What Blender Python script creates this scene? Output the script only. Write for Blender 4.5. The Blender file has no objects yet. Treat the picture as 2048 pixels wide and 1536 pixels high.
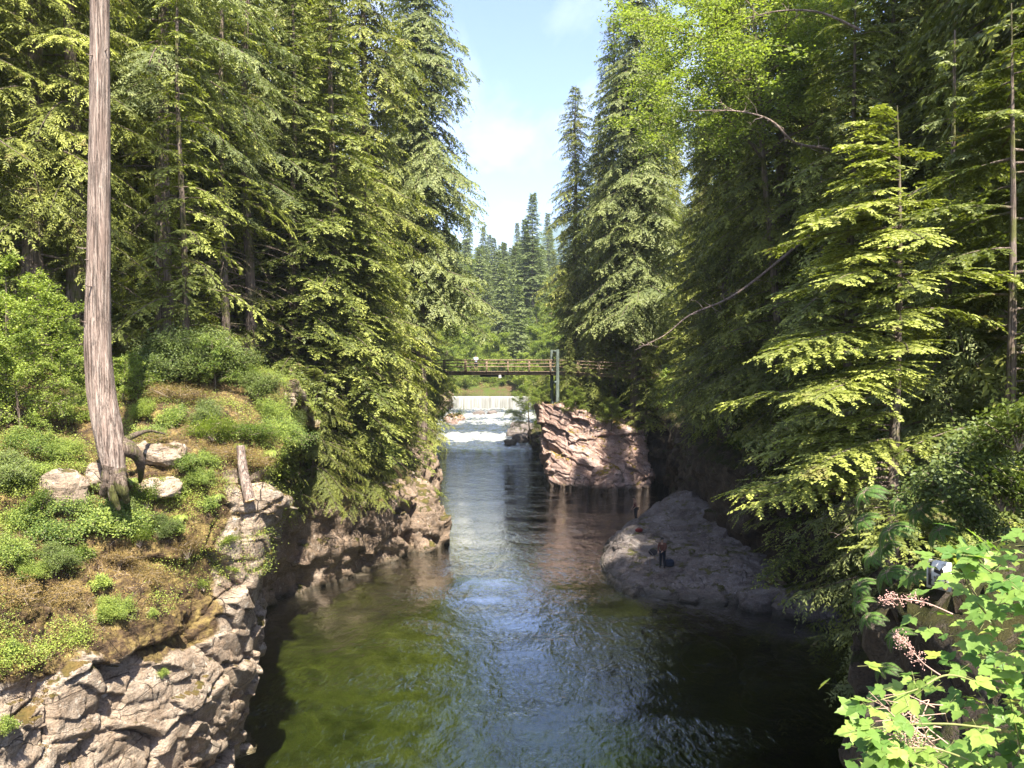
import bpy, math, random
import numpy as np
from mathutils import Vector, Matrix
PI = math.pi
sc = bpy.context.scene
COL = sc.collection
# ------------------------------------------------------------------ camera model
HAZE = True; F = 1577.0; HC = 13.0; PITCH = math.radians(1.56)
def P(px, py, D):
    u = (px-1024)/F; v = (768-py)/F
    dy = math.cos(PITCH)+v*math.sin(PITCH); dz = -math.sin(PITCH)+v*math.cos(PITCH)
    k = D/dy
    return np.array([u*k, D, HC+dz*k])
# ------------------------------------------------------------------ noise
def _hash(ix, iy, iz, s=0):
    h = (ix.astype(np.int64)*374761393 + iy.astype(np.int64)*668265263 + iz.astype(np.int64)*2147483647 + s*1274126177) & 0xffffffff
    h = ((h ^ (h >> 13))*1274126177) & 0xffffffff
    h = ((h ^ (h >> 16))*2246822519) & 0xffffffff
    return ((h ^ (h >> 15)) & 0xffffff)/float(0xffffff)
def vnoise(p, s=0):
    i = np.floor(p); f = p-i; f = f*f*(3-2*f); i = i.astype(np.int64)
    r = 0
    for a in (0, 1):
        for b in (0, 1):
            for c in (0, 1):
                w = (f[:, 0] if a else 1-f[:, 0])*(f[:, 1] if b else 1-f[:, 1])*(f[:, 2] if c else 1-f[:, 2])
                r = r + w*_hash(i[:, 0]+a, i[:, 1]+b, i[:, 2]+c, s)
    return r*2-1
def fbm(p, o=4, s=0):
    r = 0; a = 1.0; t = 0
    for k in range(o):
        r = r+a*vnoise(p*(2.03**k)+17.3*k, s+k); t += a; a *= .5
    return r/t
def cells(p, s=0):
    """voronoi: returns edge distance (F2-F1), cell random values, vector to the cell point"""
    i0 = np.floor(p).astype(np.int64)
    f1 = np.full(len(p), 9.0); f2 = np.full(len(p), 9.0)
    rid = np.zeros((len(p), 3)); dv = np.zeros((len(p), 3))
    for a in (-1, 0, 1):
        for b in (-1, 0, 1):
            for c in (-1, 0, 1):
                ix, iy, iz = i0[:, 0]+a, i0[:, 1]+b, i0[:, 2]+c
                q = np.stack([ix+_hash(ix, iy, iz, s), iy+_hash(ix, iy, iz, s+1), iz+_hash(ix, iy, iz, s+2)], 1)
                v = p-q; d = np.abs(v).max(1)*.55+np.sqrt((v*v).sum(1))*.45
                near = d < f1
                f2 = np.where(near, f1, np.minimum(f2, d))
                f1 = np.where(near, d, f1)
                r = np.stack([_hash(ix, iy, iz, s+5), _hash(ix, iy, iz, s+6), _hash(ix, iy, iz, s+7)], 1)
                rid[near] = r[near]; dv[near] = v[near]
    return f2-f1, rid, dv
def rotm(ax, ang):
    return np.array(Matrix.Rotation(math.radians(ang), 3, ax))
def rockdisp(p, big=1.5, seed=1, amp=1.0, R=None):
    """scalar displacement of blocky, jointed rock"""
    if R is None: R = rotm('X', 18) @ rotm('Y', 14) @ rotm('Z', 25)
    q = p @ R.T
    w = np.stack([fbm(q*.6, 2, 31), fbm(q*.6, 2, 41), fbm(q*.6, 2, 51)], 1)*.45
    q = q+w
    e, r, dv = cells(q/np.array([1.25, 1.0, .62])/big, seed)
    d = (r[:, 0]-.5)*.62*big + ((r-.5)*dv).sum(1)*.75*big
    d -= np.clip(1-e/.07, 0, 1)*.10*big
    e2, r2, dv2 = cells(q/np.array([1.7, 1.2, .42])/(big*.36), seed+9)
    d += (r2[:, 0]-.5)*.15*big+((r2-.5)*dv2).sum(1)*.22*big - np.clip(1-e2/.1, 0, 1)*.018*big
    d += fbm(p*2.2, 4, seed+20)*.09 + fbm(p*.35, 2, seed+30)*.5*big*.5
    return d*amp
# ------------------------------------------------------------------ mesh helpers
def mesh_np(name, V, faces, mats, smooth=False, fattr=None, midx=None):
    """faces: (M,k) int array or list of such arrays"""
    V = np.asarray(V, dtype=np.float32)
    fl = faces if isinstance(faces, list) else [faces]
    fl = [np.asarray(f, dtype=np.int32) for f in fl if len(f)]
    me = bpy.data.meshes.new(name)
    tot = np.concatenate([np.full(len(f), f.shape[1], np.int32) for f in fl])
    idx = np.concatenate([f.ravel() for f in fl])
    me.vertices.add(len(V)); me.vertices.foreach_set('co', V.ravel())
    me.loops.add(len(idx)); me.loops.foreach_set('vertex_index', idx)
    st = np.concatenate([[0], np.cumsum(tot)[:-1]]).astype(np.int32)
    me.polygons.add(len(tot)); me.polygons.foreach_set('loop_start', st)
    me.update(calc_edges=True)
    if smooth: me.polygons.foreach_set('use_smooth', np.ones(len(tot), bool))
    for m in (mats if isinstance(mats, (list, tuple)) else [mats]): me.materials.append(m)
    if midx is not None: me.polygons.foreach_set('material_index', np.asarray(midx, np.int32))
    if fattr:
        for k, a in fattr.items():
            at = me.attributes.new(k, 'FLOAT', 'FACE'); at.data.foreach_set('value', np.asarray(a, np.float32))
    me.validate(clean_customdata=False)
    return me
class Geo:
    def __init__(s): s.V = []; s.F = {}; s.n = 0; s.M = {}; s.A = {}
    def add(s, V, Fa, m=0, a=None):
        V = np.asarray(V, float).reshape(-1, 3); Fa = np.asarray(Fa)
        k = Fa.shape[1]
        s.V.append(V); s.F.setdefault(k, []).append(Fa+s.n); s.M.setdefault(k, []).append(np.full(len(Fa), m))
        s.A.setdefault(k, []).append(np.zeros(len(Fa)) if a is None else np.broadcast_to(a, (len(Fa),)))
        s.n += len(V)
    def mesh(s, name, mats, smooth=False):
        ks = list(s.F)
        return mesh_np(name, np.concatenate(s.V), [np.concatenate(s.F[k]) for k in ks], mats, smooth,
                       {'tip': np.concatenate([np.concatenate(s.A[k]) for k in ks])}, np.concatenate([np.concatenate(s.M[k]) for k in ks]))
    def box(s, c, d, rot=None, m=0):
        v = np.array([(x, y, z) for x in (-.5, .5) for y in (-.5, .5) for z in (-.5, .5)])*np.array(d)
        if rot is not None: v = v @ np.array(rot).T
        s.add(v+np.array(c), [(0, 1, 3, 2), (4, 6, 7, 5), (0, 4, 5, 1), (2, 3, 7, 6), (0, 2, 6, 4), (1, 5, 7, 3)], m)
    def beam(s, a, b, w, h, m=0):
        a = np.array(a, float); b = np.array(b, float); d = b-a; L = np.linalg.norm(d); d /= L
        up = np.array([0, 0, 1.]) if abs(d[2]) < .9 else np.array([0, 1., 0])
        sd = np.cross(d, up); sd /= np.linalg.norm(sd); up = np.cross(sd, d)
        s.box((a+b)/2, (L, w, h), np.stack([d, sd, up], 1), m)
    def tube(s, pts, rad, k=6, m=0, a=None, rough=0, seed=0, cap=True):
        pts = np.asarray(pts, float); n = len(pts); rad = np.broadcast_to(rad, (n,))
        T = np.gradient(pts, axis=0); T /= np.linalg.norm(T, axis=1)[:, None]+1e-9
        ref = np.array([0, 0, 1.]) if abs(T[0][2]) < .8 else np.array([0, 1., 0])
        X = np.cross(T, ref); X /= np.linalg.norm(X, axis=1)[:, None]+1e-9; Y = np.cross(T, X)
        th = np.arange(k)/k*2*PI
        rr = rad[:, None]*np.ones(k)
        if rough: rr = rr*(1+rough*np.random.RandomState(seed).uniform(-1, 1, (n, k)))
        V = pts[:, None]+rr[..., None]*(np.cos(th)[None, :, None]*X[:, None]+np.sin(th)[None, :, None]*Y[:, None])
        i = np.arange(n-1)[:, None]*k; j = np.arange(k)[None]; j2 = (j+1) % k
        Fa = np.stack([i+j, i+j2, i+k+j2, i+k+j], -1).reshape(-1, 4)
        s.add(V.reshape(-1, 3), Fa, m, a)
        if cap and k == 4:
            pass
        if cap:
            s.add(V[-1], [list(range(k))], m, 0 if a is None else a)
            s.add(V[0], [list(range(k))[::-1]], m, 0 if a is None else a)
def empty(name, loc=(0, 0, 0), rz=0, sc_=1.0):
    o = bpy.data.objects.new(name, None); COL.objects.link(o); o.location = loc; o.rotation_euler[2] = rz
    o.scale = (sc_,)*3 if not hasattr(sc_, '__len__') else sc_
    o.empty_display_size = .2
    return o
def link(name, me, parent=None, loc=None):
    o = bpy.data.objects.new(name, me); COL.objects.link(o)
    if parent is not None: o.parent = parent
    if loc is not None: o.location = loc
    return o
def tag(o, label=None, cat=None, group=None, kind=None):
    if label: o['label'] = label
    if cat: o['category'] = cat
    if group: o['group'] = group
    if kind: o['kind'] = kind
    return o
def nrm(v): return v/(np.linalg.norm(v, axis=-1, keepdims=True)+1e-9)
# ------------------------------------------------------------------ materials
def newmat(name):
    m = bpy.data.materials.new(name); m.use_nodes = True; nt = m.node_tree; nt.nodes.clear()
    out = nt.nodes.new('ShaderNodeOutputMaterial'); return m, nt, out
class N:
    def __init__(s, nt): s.nt = nt
    def n(s, t, **kw):
        x = s.nt.nodes.new(t)
        for k, v in kw.items(): setattr(x, k, v)
        return x
    def l(s, a, b): s.nt.links.new(a, b)
    def coord(s, which='Object'): return s.n('ShaderNodeTexCoord').outputs[which]
    def pos(s): return s.n('ShaderNodeNewGeometry').outputs['Position']
    def noise(s, vec, scale=1, detail=4, rough=.6, dist=0, out='Fac'):
        x = s.n('ShaderNodeTexNoise'); x.inputs['Scale'].default_value = scale; x.inputs['Detail'].default_value = detail
        x.inputs['Roughness'].default_value = rough; x.inputs['Distortion'].default_value = dist; s.l(vec, x.inputs['Vector']); return x.outputs[out]
    def vor(s, vec, scale=1, feature='F1', out='Distance', rnd=1):
        x = s.n('ShaderNodeTexVoronoi'); x.feature = feature; x.inputs['Scale'].default_value = scale; x.inputs['Randomness'].default_value = rnd
        s.l(vec, x.inputs['Vector']); return x.outputs[out]
    def ramp(s, fac, stops, interp='LINEAR'):
        x = s.n('ShaderNodeValToRGB'); e = x.color_ramp.elements; x.color_ramp.interpolation = interp
        e[0].position = stops[0][0]; e[0].color = (*stops[0][1], 1)
        e[1].position = stops[-1][0]; e[1].color = (*stops[-1][1], 1)
        for p, c in stops[1:-1]:
            q = e.new(p); q.color = (*c, 1)
        s.l(fac, x.inputs[0]); return x.outputs[0]
    def mix(s, fac, a, b, mode='MIX'):
        x = s.n('ShaderNodeMix', data_type='RGBA', blend_type=mode)
        for sock, v in ((x.inputs[0], fac), (x.inputs[6], a), (x.inputs[7], b)):
            if isinstance(v, (int, float)): sock.default_value = v
            elif isinstance(v, tuple): sock.default_value = (*v, 1)
            else: s.l(v, sock)
        return x.outputs[2]
    def math(s, op, a, b=None, c=None, clamp=False):
        x = s.n('ShaderNodeMath', operation=op, use_clamp=clamp)
        for i, v in enumerate((a, b, c)):
            if v is None: continue
            if isinstance(v, (int, float)): x.inputs[i].default_value = v
            else: s.l(v, x.inputs[i])
        return x.outputs[0]
    def mapr(s, v, a, b, c=0, d=1):
        x = s.n('ShaderNodeMapRange'); s.l(v, x.inputs[0])
        for i, q in enumerate((a, b, c, d)): x.inputs[i+1].default_value = q
        return x.outputs[0]
    def scale(s, vec, sc3, rot=(0, 0, 0)):
        x = s.n('ShaderNodeMapping'); x.inputs['Scale'].default_value = sc3; x.inputs['Rotation'].default_value = rot; s.l(vec, x.inputs[0]); return x.outputs[0]
    def bump(s, h, st=.5, dist=.05, nrm=None):
        x = s.n('ShaderNodeBump'); x.inputs['Strength'].default_value = st; x.inputs['Distance'].default_value = dist; s.l(h, x.inputs['Height'])
        if nrm is not None: s.l(nrm, x.inputs['Normal'])
        return x.outputs[0]
    def bsdf(s, col, rough=.8, normal=None, spec=.3, metal=0):
        x = s.n('ShaderNodeBsdfPrincipled')
        if isinstance(col, tuple): x.inputs['Base Color'].default_value = (*col, 1)
        else: s.l(col, x.inputs['Base Color'])
        if isinstance(rough, (int, float)): x.inputs['Roughness'].default_value = rough
        else: s.l(rough, x.inputs['Roughness'])
        x.inputs['Specular IOR Level'].default_value = spec; x.inputs['Metallic'].default_value = metal
        if normal is not None: s.l(normal, x.inputs['Normal'])
        return x.outputs[0]
def simple(name, col, rough=.7, spec=.3, var=.25, scale=6, bump=.3):
    m, nt, out = newmat(name); g = N(nt); c = g.coord()
    f = g.noise(c, scale, 4)
    cc = g.mix(f, tuple(x*(1-var) for x in col), tuple(min(1, x*(1+var)) for x in col))
    g.l(g.bsdf(cc, rough, g.bump(f, bump, .01), spec), out.inputs[0]); return m
def rock_mat(name, cols, moss=.5, mosscol=((.11, .10, .02), (.30, .19, .06)), sc_=1.0, red=0., water_z=None, dirt=0.):
    m, nt, out = newmat(name); g = N(nt); p = g.pos()
    n1 = g.noise(p, .9*sc_, 6, .65, .6); n2 = g.noise(p, 4.5*sc_, 8, .72); n3 = g.noise(p, 19*sc_, 5, .7)
    col = g.ramp(n1, [(.28, cols[0]), (.45, cols[1]), (.58, cols[2]), (.74, cols[3])])
    col = g.mix(g.mapr(n2, .35, .7), col, g.mix(.55, col, cols[4]))
    speck = g.ramp(n3, [(.33, (.45, .43, .42)), (.5, (1, 1, 1)), (.68, (1.25, 1.22, 1.18))])
    col = g.mix(.8, col, speck, 'MULTIPLY')
    # bedding streaks
    ps = g.scale(p, (.7, .7, 5.5), (.35, .25, .4)); st = g.noise(ps, 1.3*sc_, 6, .7, .8)
    col = g.mix(g.mapr(st, .56, .72), col, g.mix(.6, col, (.06, .045, .04)))
    # cracks
    w = g.mix(.18, p, g.noise(p, 1.5, 3, out='Color'))
    ck = g.vor(g.scale(w, (.8, .8, 1.5), (.3, .2, .5)), 1.1*sc_, 'DISTANCE_TO_EDGE')
    ckm = g.mapr(g.noise(p, .8, 3), .42, .62); ckf = g.math('MULTIPLY', g.mapr(ck, 0., .016, .85, 0), ckm)
    ck2 = g.vor(g.scale(w, (1, 1, 2.6), (.3, .2, .5)), 3.4*sc_, 'DISTANCE_TO_EDGE'); ckf2 = g.math('MULTIPLY', g.mapr(ck2, 0., .02, .5, 0), g.mapr(g.noise(p, 1.9, 2), .5, .65))
    col = g.mix(g.math('MAXIMUM', ckf, ckf2), col, (.035, .028, .025))
    # pale lichen
    li = g.noise(p, 2.6, 6, .7, .3)
    col = g.mix(g.mapr(li, .60, .66, 0, .7), col, tuple(x*1.08 for x in cols[3]))
    # moss on upward faces
    geo = g.n('ShaderNodeNewGeometry'); sep = g.n('ShaderNodeSeparateXYZ'); g.l(geo.outputs['Normal'], sep.inputs[0])
    mn = g.noise(p, 1.1, 7, .7)
    mf = g.math('ADD', g.math('MULTIPLY', sep.outputs[2], .7), g.math('MULTIPLY', g.math('SUBTRACT', mn, .5), 3.0))
    mf = g.mapr(g.math('ADD', mf, moss-.5), .5, .66)
    mt = g.noise(p, 14, 6, .8); mv = g.noise(p, 1.7, 4, .6)
    mc = g.mix(g.mapr(mv, .35, .65), mosscol[0], mosscol[1])
    mc = g.mix(g.mapr(mt, .3, .7), g.mix(.55, mc, (.03, .025, .01)), mc)
    col = g.mix(mf, col, mc)
    sa = g.n('ShaderNodeAttribute'); sa.attribute_name = 'soil'
    so_ = g.mapr(g.math('ADD', sa.outputs['Fac'], g.math('MULTIPLY', g.math('SUBTRACT', g.noise(p, 1.6, 6, .7), .5), 1.5)), .35, .6)
    sc2 = g.ramp(g.math('ADD', g.math('MULTIPLY', g.noise(p, 3.3, 7, .75), .7), g.math('MULTIPLY', mv, .3)), [(.36, (.025, .017, .010)), (.46, (.09, .055, .028)), (.54, (.18, .125, .045)), (.66, (.36, .26, .09))])
    col = g.mix(so_, col, sc2)
    if dirt: col = g.mix(g.mapr(g.noise(p, .7, 5, .7), .5, .6, 0, dirt), col, (.10, .062, .038))
    rough = .85
    if water_z is not None:
        sz = g.n('ShaderNodeSeparateXYZ'); g.l(p, sz.inputs[0])
        wet = g.mapr(g.math('ADD', sz.outputs[2], g.math('MULTIPLY', n2, .5)), water_z+.3, water_z+.75, 1, 0)
        col = g.mix(wet, col, g.mix(.75, col, (.03, .028, .016)))
        rough = g.mapr(wet, 0, 1, .85, .35)
    hb = g.math('ADD', g.math('MULTIPLY', n2, 1.0), g.math('MULTIPLY', n3, .35))
    hb = g.math('ADD', hb, g.math('MULTIPLY', st, .8))
    hb = g.math('SUBTRACT', hb, g.math('MULTIPLY', g.math('MAXIMUM', ckf, ckf2), .9))
    hb = g.math('ADD', hb, g.math('MULTIPLY', g.math('MULTIPLY', mt, mf), 1.3))
    g.l(g.bsdf(col, rough, g.bump(hb, 1., .09), .25), out.inputs[0]); return m
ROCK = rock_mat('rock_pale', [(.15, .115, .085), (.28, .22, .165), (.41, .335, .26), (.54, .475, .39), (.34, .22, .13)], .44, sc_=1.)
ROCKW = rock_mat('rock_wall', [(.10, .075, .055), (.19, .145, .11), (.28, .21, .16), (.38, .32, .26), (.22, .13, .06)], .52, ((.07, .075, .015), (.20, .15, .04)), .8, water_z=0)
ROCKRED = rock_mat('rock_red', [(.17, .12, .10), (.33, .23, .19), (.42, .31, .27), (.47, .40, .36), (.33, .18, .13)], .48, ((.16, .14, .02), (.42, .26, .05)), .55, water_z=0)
ROCKD = rock_mat('rock_shade_dark', [(.03, .024, .018), (.06, .047, .035), (.10, .078, .055), (.15, .125, .095), (.08, .05, .025)], .62, ((.035, .045, .008), (.09, .08, .02)), .8, water_z=0)  # darkened wall rock: the right cliff's deep shade is put into these colours
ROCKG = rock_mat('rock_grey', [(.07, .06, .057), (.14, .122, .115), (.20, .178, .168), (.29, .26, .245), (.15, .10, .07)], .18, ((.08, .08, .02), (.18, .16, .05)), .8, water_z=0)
def leaf_mat(name, dark, light, tip=None, trans=.35, rough=.55, vein=False, brown=None):
    m, nt, out = newmat(name); g = N(nt)
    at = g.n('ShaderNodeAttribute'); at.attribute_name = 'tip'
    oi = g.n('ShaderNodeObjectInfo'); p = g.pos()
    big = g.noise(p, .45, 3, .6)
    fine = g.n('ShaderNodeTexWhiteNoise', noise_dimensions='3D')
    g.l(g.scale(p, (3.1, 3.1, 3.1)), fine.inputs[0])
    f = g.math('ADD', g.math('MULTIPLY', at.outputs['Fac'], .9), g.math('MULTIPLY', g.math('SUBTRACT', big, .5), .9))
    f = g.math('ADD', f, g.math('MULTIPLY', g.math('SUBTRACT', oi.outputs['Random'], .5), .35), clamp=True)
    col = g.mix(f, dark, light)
    if brown:
        col = g.mix(g.mapr(g.noise(p, .8, 4, .7), .60, .68, 0, .75), col, brown)
    nv = None
    d = g.n('ShaderNodeBsdfPrincipled'); g.l(col, d.inputs['Base Color']); d.inputs['Roughness'].default_value = rough; d.inputs['Specular IOR Level'].default_value = .3
    t = g.n('ShaderNodeBsdfTranslucent')
    tc = g.mix(1.0, col, (1.25, 1.35, .55), 'MULTIPLY'); g.l(tc, t.inputs[0])
    mx = g.n('ShaderNodeMixShader'); mx.inputs[0].default_value = trans
    g.l(d.outputs[0], mx.inputs[1]); g.l(t.outputs[0], mx.inputs[2]); g.l(mx.outputs[0], out.inputs[0])
    return m
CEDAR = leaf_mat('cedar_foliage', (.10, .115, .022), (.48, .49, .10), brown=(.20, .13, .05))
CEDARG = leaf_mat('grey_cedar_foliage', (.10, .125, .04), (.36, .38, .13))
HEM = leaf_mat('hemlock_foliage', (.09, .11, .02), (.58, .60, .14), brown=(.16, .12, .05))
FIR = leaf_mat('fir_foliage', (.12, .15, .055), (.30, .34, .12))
ALDER = leaf_mat('alder_leaves', (.10, .15, .03), (.38, .43, .08), trans=.45)
SHRUB = leaf_mat('shrub_leaves', (.085, .135, .03), (.44, .50, .10), trans=.4)
BERRY = leaf_mat('berry_leaves', (.10, .19, .04), (.36, .46, .10), trans=.4, rough=.42, brown=(.40, .40, .07))
SALAL = leaf_mat('glossy_leaves', (.06, .085, .018), (.20, .24, .055), trans=.25, rough=.5)
FERN = leaf_mat('fern_fronds', (.05, .10, .02), (.12, .2, .04), trans=.3)
MOSS = leaf_mat('dry_moss', (.10, .075, .02), (.36, .24, .08), trans=.15, rough=.9)
DEADT = simple('dead_twigs', (.30, .23, .17), .9, .1, .4, 9)
def bark_mat(name, c1, c2, c3, sc_=1., moss=.0):
    m, nt, out = newmat(name); g = N(nt); p = g.coord()
    ps = g.scale(p, (9*sc_, 9*sc_, .55*sc_)); a = g.noise(ps, 1.2, 7, .75, .9); b = g.noise(g.scale(p, (20*sc_, 20*sc_, 2.5*sc_)), 1.3, 5, .7)
    c = g.noise(p, .6, 4)
    col = g.ramp(a, [(.30, c1), (.46, c2), (.62, c3)])
    col = g.mix(g.mapr(c, .4, .65, 0, .6), col, g.mix(.5, col, c1))
    if moss:
        col = g.mix(g.mapr(g.noise(p, 1.3, 5, .7), .6-moss, .7-moss, 0, .8), col, (.10, .11, .02))
    h = g.math('ADD', a, g.math('MULTIPLY', b, .4))
    fr_ = g.noise(g.scale(p, (26*sc_, 26*sc_, .9*sc_)), 1, 4, .8, .4); col = g.mix(g.mapr(fr_, .52, .62, 0, .65), col, tuple(x*.35 for x in c1)); h = g.math('SUBTRACT', h, g.mapr(fr_, .5, .62, 0, .5))
    g.l(g.bsdf(col, .9, g.bump(h, 1, .05), .15), out.inputs[0]); return m
BARKF = bark_mat('cedar_bark_pale', (.12, .08, .06), (.31, .225, .18), (.46, .37, .305))
BARKM = bark_mat('mossy_bark', (.08, .055, .04), (.20, .145, .11), (.30, .23, .18), 1.5, .14)
BARK = bark_mat('bark_dark', (.08, .058, .045), (.19, .14, .11), (.30, .235, .19), 1, .12)
WOOD = bark_mat('weathered_wood', (.13, .085, .055), (.27, .19, .125), (.36, .27, .18), 1.5)
WOODCUT = simple('cut_wood', (.55, .38, .2), .8)
# ------------------------------------------------------------------ terrain definition
LEFT = np.array([  # x, y, top height
 (-16, -25, 9), (-16.5, 2, 9), (-16, 12, 8), (-14.5, 17, 7), (-11.2, 22, 7.5), (-9.7, 25.5, 8.6), (-10.6, 28.5, 8.8), (-13.2, 33, 8.2), (-13.8, 39, 6.6), (-12.2, 43.5, 5.6), (-9.6, 46.8, 5.2),
 (-7.6, 52, 4.6), (-6.0, 56, 4.0), (-6.2, 60, 4.0), (-9.2, 63.5, 5.2), (-9.0, 72, 5.4), (-7.9, 79, 5.0), (-8.4, 83, 4.8), (-11, 90, 5.5), (-12.8, 103, 5), (-13.2, 114, 4.8), (-12.1, 121, 4.6), (-12.6, 127, 4.5), (-15.5, 132, 5),
 (-16, 142, 4.5), (-14, 150, 4.2), (-13.2, 160, 6.2), (-13.2, 172, 6.6), (-15, 185, 6.3), (-13, 205, 6.3)])
RIGHT = np.array([
 (3.6, -25, 9), (3.4, 1, 9.3), (4.2, 4.5, 9.4), (5.6, 7, 9.6), (6.25, 9.5, 9.6), (6.15, 13.6, 9.2), (7.9, 17.4, 8.8), (9.6, 20.2, 8.4), (14.5, 22.5, 8.2), (18.5, 27, 8.2), (19.2, 33, 8), (18, 40, 7.5), (15.5, 45, 7), (14, 50, 6.5),
 (13.6, 58, 6.5), (14.4, 66, 7), (15.6, 75, 7.2), (16.4, 83, 7.4), (13.5, 87.5, 7.6), (8, 89.5, 8.2), (4.9, 91, 8), (4.3, 96, 6.5), (5.8, 106, 3), (4.0, 114, 1.4), (2.8, 121, 1.6), (3.6, 130, 2.6), (5.5, 142, 3.6), (6, 158, 5), (6.4, 172, 6.4), (10, 185, 6.3), (11, 205, 6.3)])
def polydist(pl, X, Y):
    """distance to polyline and interpolated height"""
    best = np.full(X.shape, 1e9); H = np.zeros(X.shape)
    for a, b in zip(pl[:-1], pl[1:]):
        d = b[:2]-a[:2]; L2 = (d*d).sum()
        t = np.clip(((X-a[0])*d[0]+(Y-a[1])*d[1])/L2, 0, 1)
        q = np.hypot(X-a[0]-t*d[0], Y-a[1]-t*d[1])
        m = q < best; best = np.where(m, q, best); H = np.where(m, a[2]+(b[2]-a[2])*t, H)
    return best, H
WLY = [-1e3, 113, 119, 124, 128, 140, 150, 158, 164, 1e3]; WLZ = [-.22, -.22, .06, .55, 1.2, 1.55, 2.3, 2.85, 3.0, 3.0]
def water_z(Y): return np.interp(Y, WLY, WLZ)
def smooth(a, b, x):
    t = np.clip((x-a)/(b-a), 0, 1); return t*t*(3-2*t)
def ground_z(X, Y):
    X = np.asarray(X, float); Y = np.asarray(Y, float); sh = X.shape
    X = X.ravel(); Y = Y.ravel()
    xl = np.interp(Y, LEFT[:, 1], LEFT[:, 0]); xr = np.interp(Y, RIGHT[:, 1], RIGHT[:, 0])
    dl, hl = polydist(LEFT, X, Y); dr, hr = polydist(RIGHT, X, Y)
    p = np.stack([X, Y, X*0], 1)
    nz = fbm(p*.22, 3, 3)*.9+fbm(p*.9, 3, 8)*.3
    near = smooth(20, 30, Y)
    zl = hl+.2+5.5*(1-np.exp(-np.maximum(dl-1, 0)/5.5))*(.55+.45*near)+.28*np.maximum(dl-2, 0)+nz*smooth(.5, 3, dl)
    zr = hr+.2+3.2*(1-np.exp(-np.maximum(dr-1, 0)/6))*near+.16*np.maximum(dr-2, 0)+nz*smooth(.5, 3, dr)*(.3+.7*near)
    zl = np.minimum(zl, 45+nz); zr = np.minimum(zr, 40+nz)
    bed = np.maximum(water_z(Y), 0)-2.6-.9*fbm(p*.18, 3, 5)-3.2*smooth(-4.5, 1.5, X)*smooth(75, 55, Y)+1.2*smooth(30, 48, Y)*smooth(0, -9, X)*smooth(60, 52, Y)
    bed += .9*smooth(1.2, 0, dl)+1.2*smooth(1.5, 0, dr)
    bed = np.where(Y > 100, np.maximum(bed, water_z(Y)-.9-1.4*smooth(125, 100, Y)), bed)
    bed = np.where(Y > 171.2, np.maximum(bed, 4.6), bed)
    il = (X < xl) & (dl > 1.5); ir = (X > xr) & (dr > 1.5)
    z = np.where(il, zl, np.where(ir, zr, bed))
    up = np.maximum(Y-196, 0); far = 6.2+.22*up+nz
    k = smooth(188, 200, Y)
    zf = np.where((X > xl) & (X < xr), far, np.maximum(z, far))
    z = z*(1-k)+zf*k
    return z.reshape(sh)
def gz(x, y): return float(ground_z(np.array([x]), np.array([y]))[0])
def grid_faces(nu, nv):
    i = np.arange(nu-1)[:, None]*nv; j = np.arange(nv-1)[None]
    return np.stack([i+j, i+nv+j, i+nv+j+1, i+j+1], -1).reshape(-1, 4)
# ground sheet
def ground_material():
    m, nt, out = newmat('forest_floor'); g = N(nt); p = g.pos()
    a = g.noise(p, .5, 5, .6); b = g.noise(p, 5, 7, .75); c = g.noise(p, 22, 4, .7)
    col = g.ramp(b, [(.3, (.035, .024, .014)), (.5, (.09, .058, .03)), (.68, (.17, .115, .06))])
    col = g.mix(g.mapr(a, .42, .58), col, g.mix(g.mapr(c, .3, .7), (.03, .045, .01), (.10, .13, .025)))
    # river bed: below the water, pebbles and algae
    sz = g.n('ShaderNodeSeparateXYZ'); g.l(p, sz.inputs[0])
    bc = g.ramp(g.noise(p, .55, 6, .7, 1.2), [(.3, (.05, .055, .018)), (.45, (.15, .14, .04)), (.6, (.30, .26, .08)), (.75, (.12, .09, .04))])
    peb = g.vor(g.mix(.2, p, g.noise(p, 1, 2, out='Color')), 1.5, 'F1'); bc = g.mix(g.mapr(peb, .1, .6, .55, 0), bc, (.34, .29, .11))
    bedf = g.mapr(sz.outputs[2], -.2, .15, 1, 0)
    col = g.mix(bedf, col, bc)
    g.l(g.bsdf(col, .95, g.bump(g.math('ADD', b, c), 1, .08), .1), out.inputs[0]); return m
def build_ground():
    def sp(lo, hi, fine_lo, fine_hi, st, far):
        a = np.arange(fine_lo, fine_hi, st); l = [fine_lo]; s = st
        while l[-1] > lo: s *= 1.25; l.append(max(lo, l[-1]-s))
        r = [a[-1]]; s = st
        while r[-1] < hi: s *= 1.25; r.append(min(hi, r[-1]+s))
        return np.unique(np.concatenate([l[1:], a, r[1:]]))
    xs = sp(-1500, 1500, -30, 30, .5, 0); ys = sp(-60, 4200, 0, 200, .6, 0)
    X, Y = np.meshgrid(xs, ys, indexing='ij'); Z = ground_z(X, Y)
    Z = np.minimum(Z, 55+.03*np.maximum(Y-400, 0))
    V = np.stack([X, Y, Z], -1).reshape(-1, 3)
    tag(link('ground', mesh_np('ground', V, grid_faces(len(xs), len(ys)), ground_material(), True)), kind='structure')
build_ground()
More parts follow.
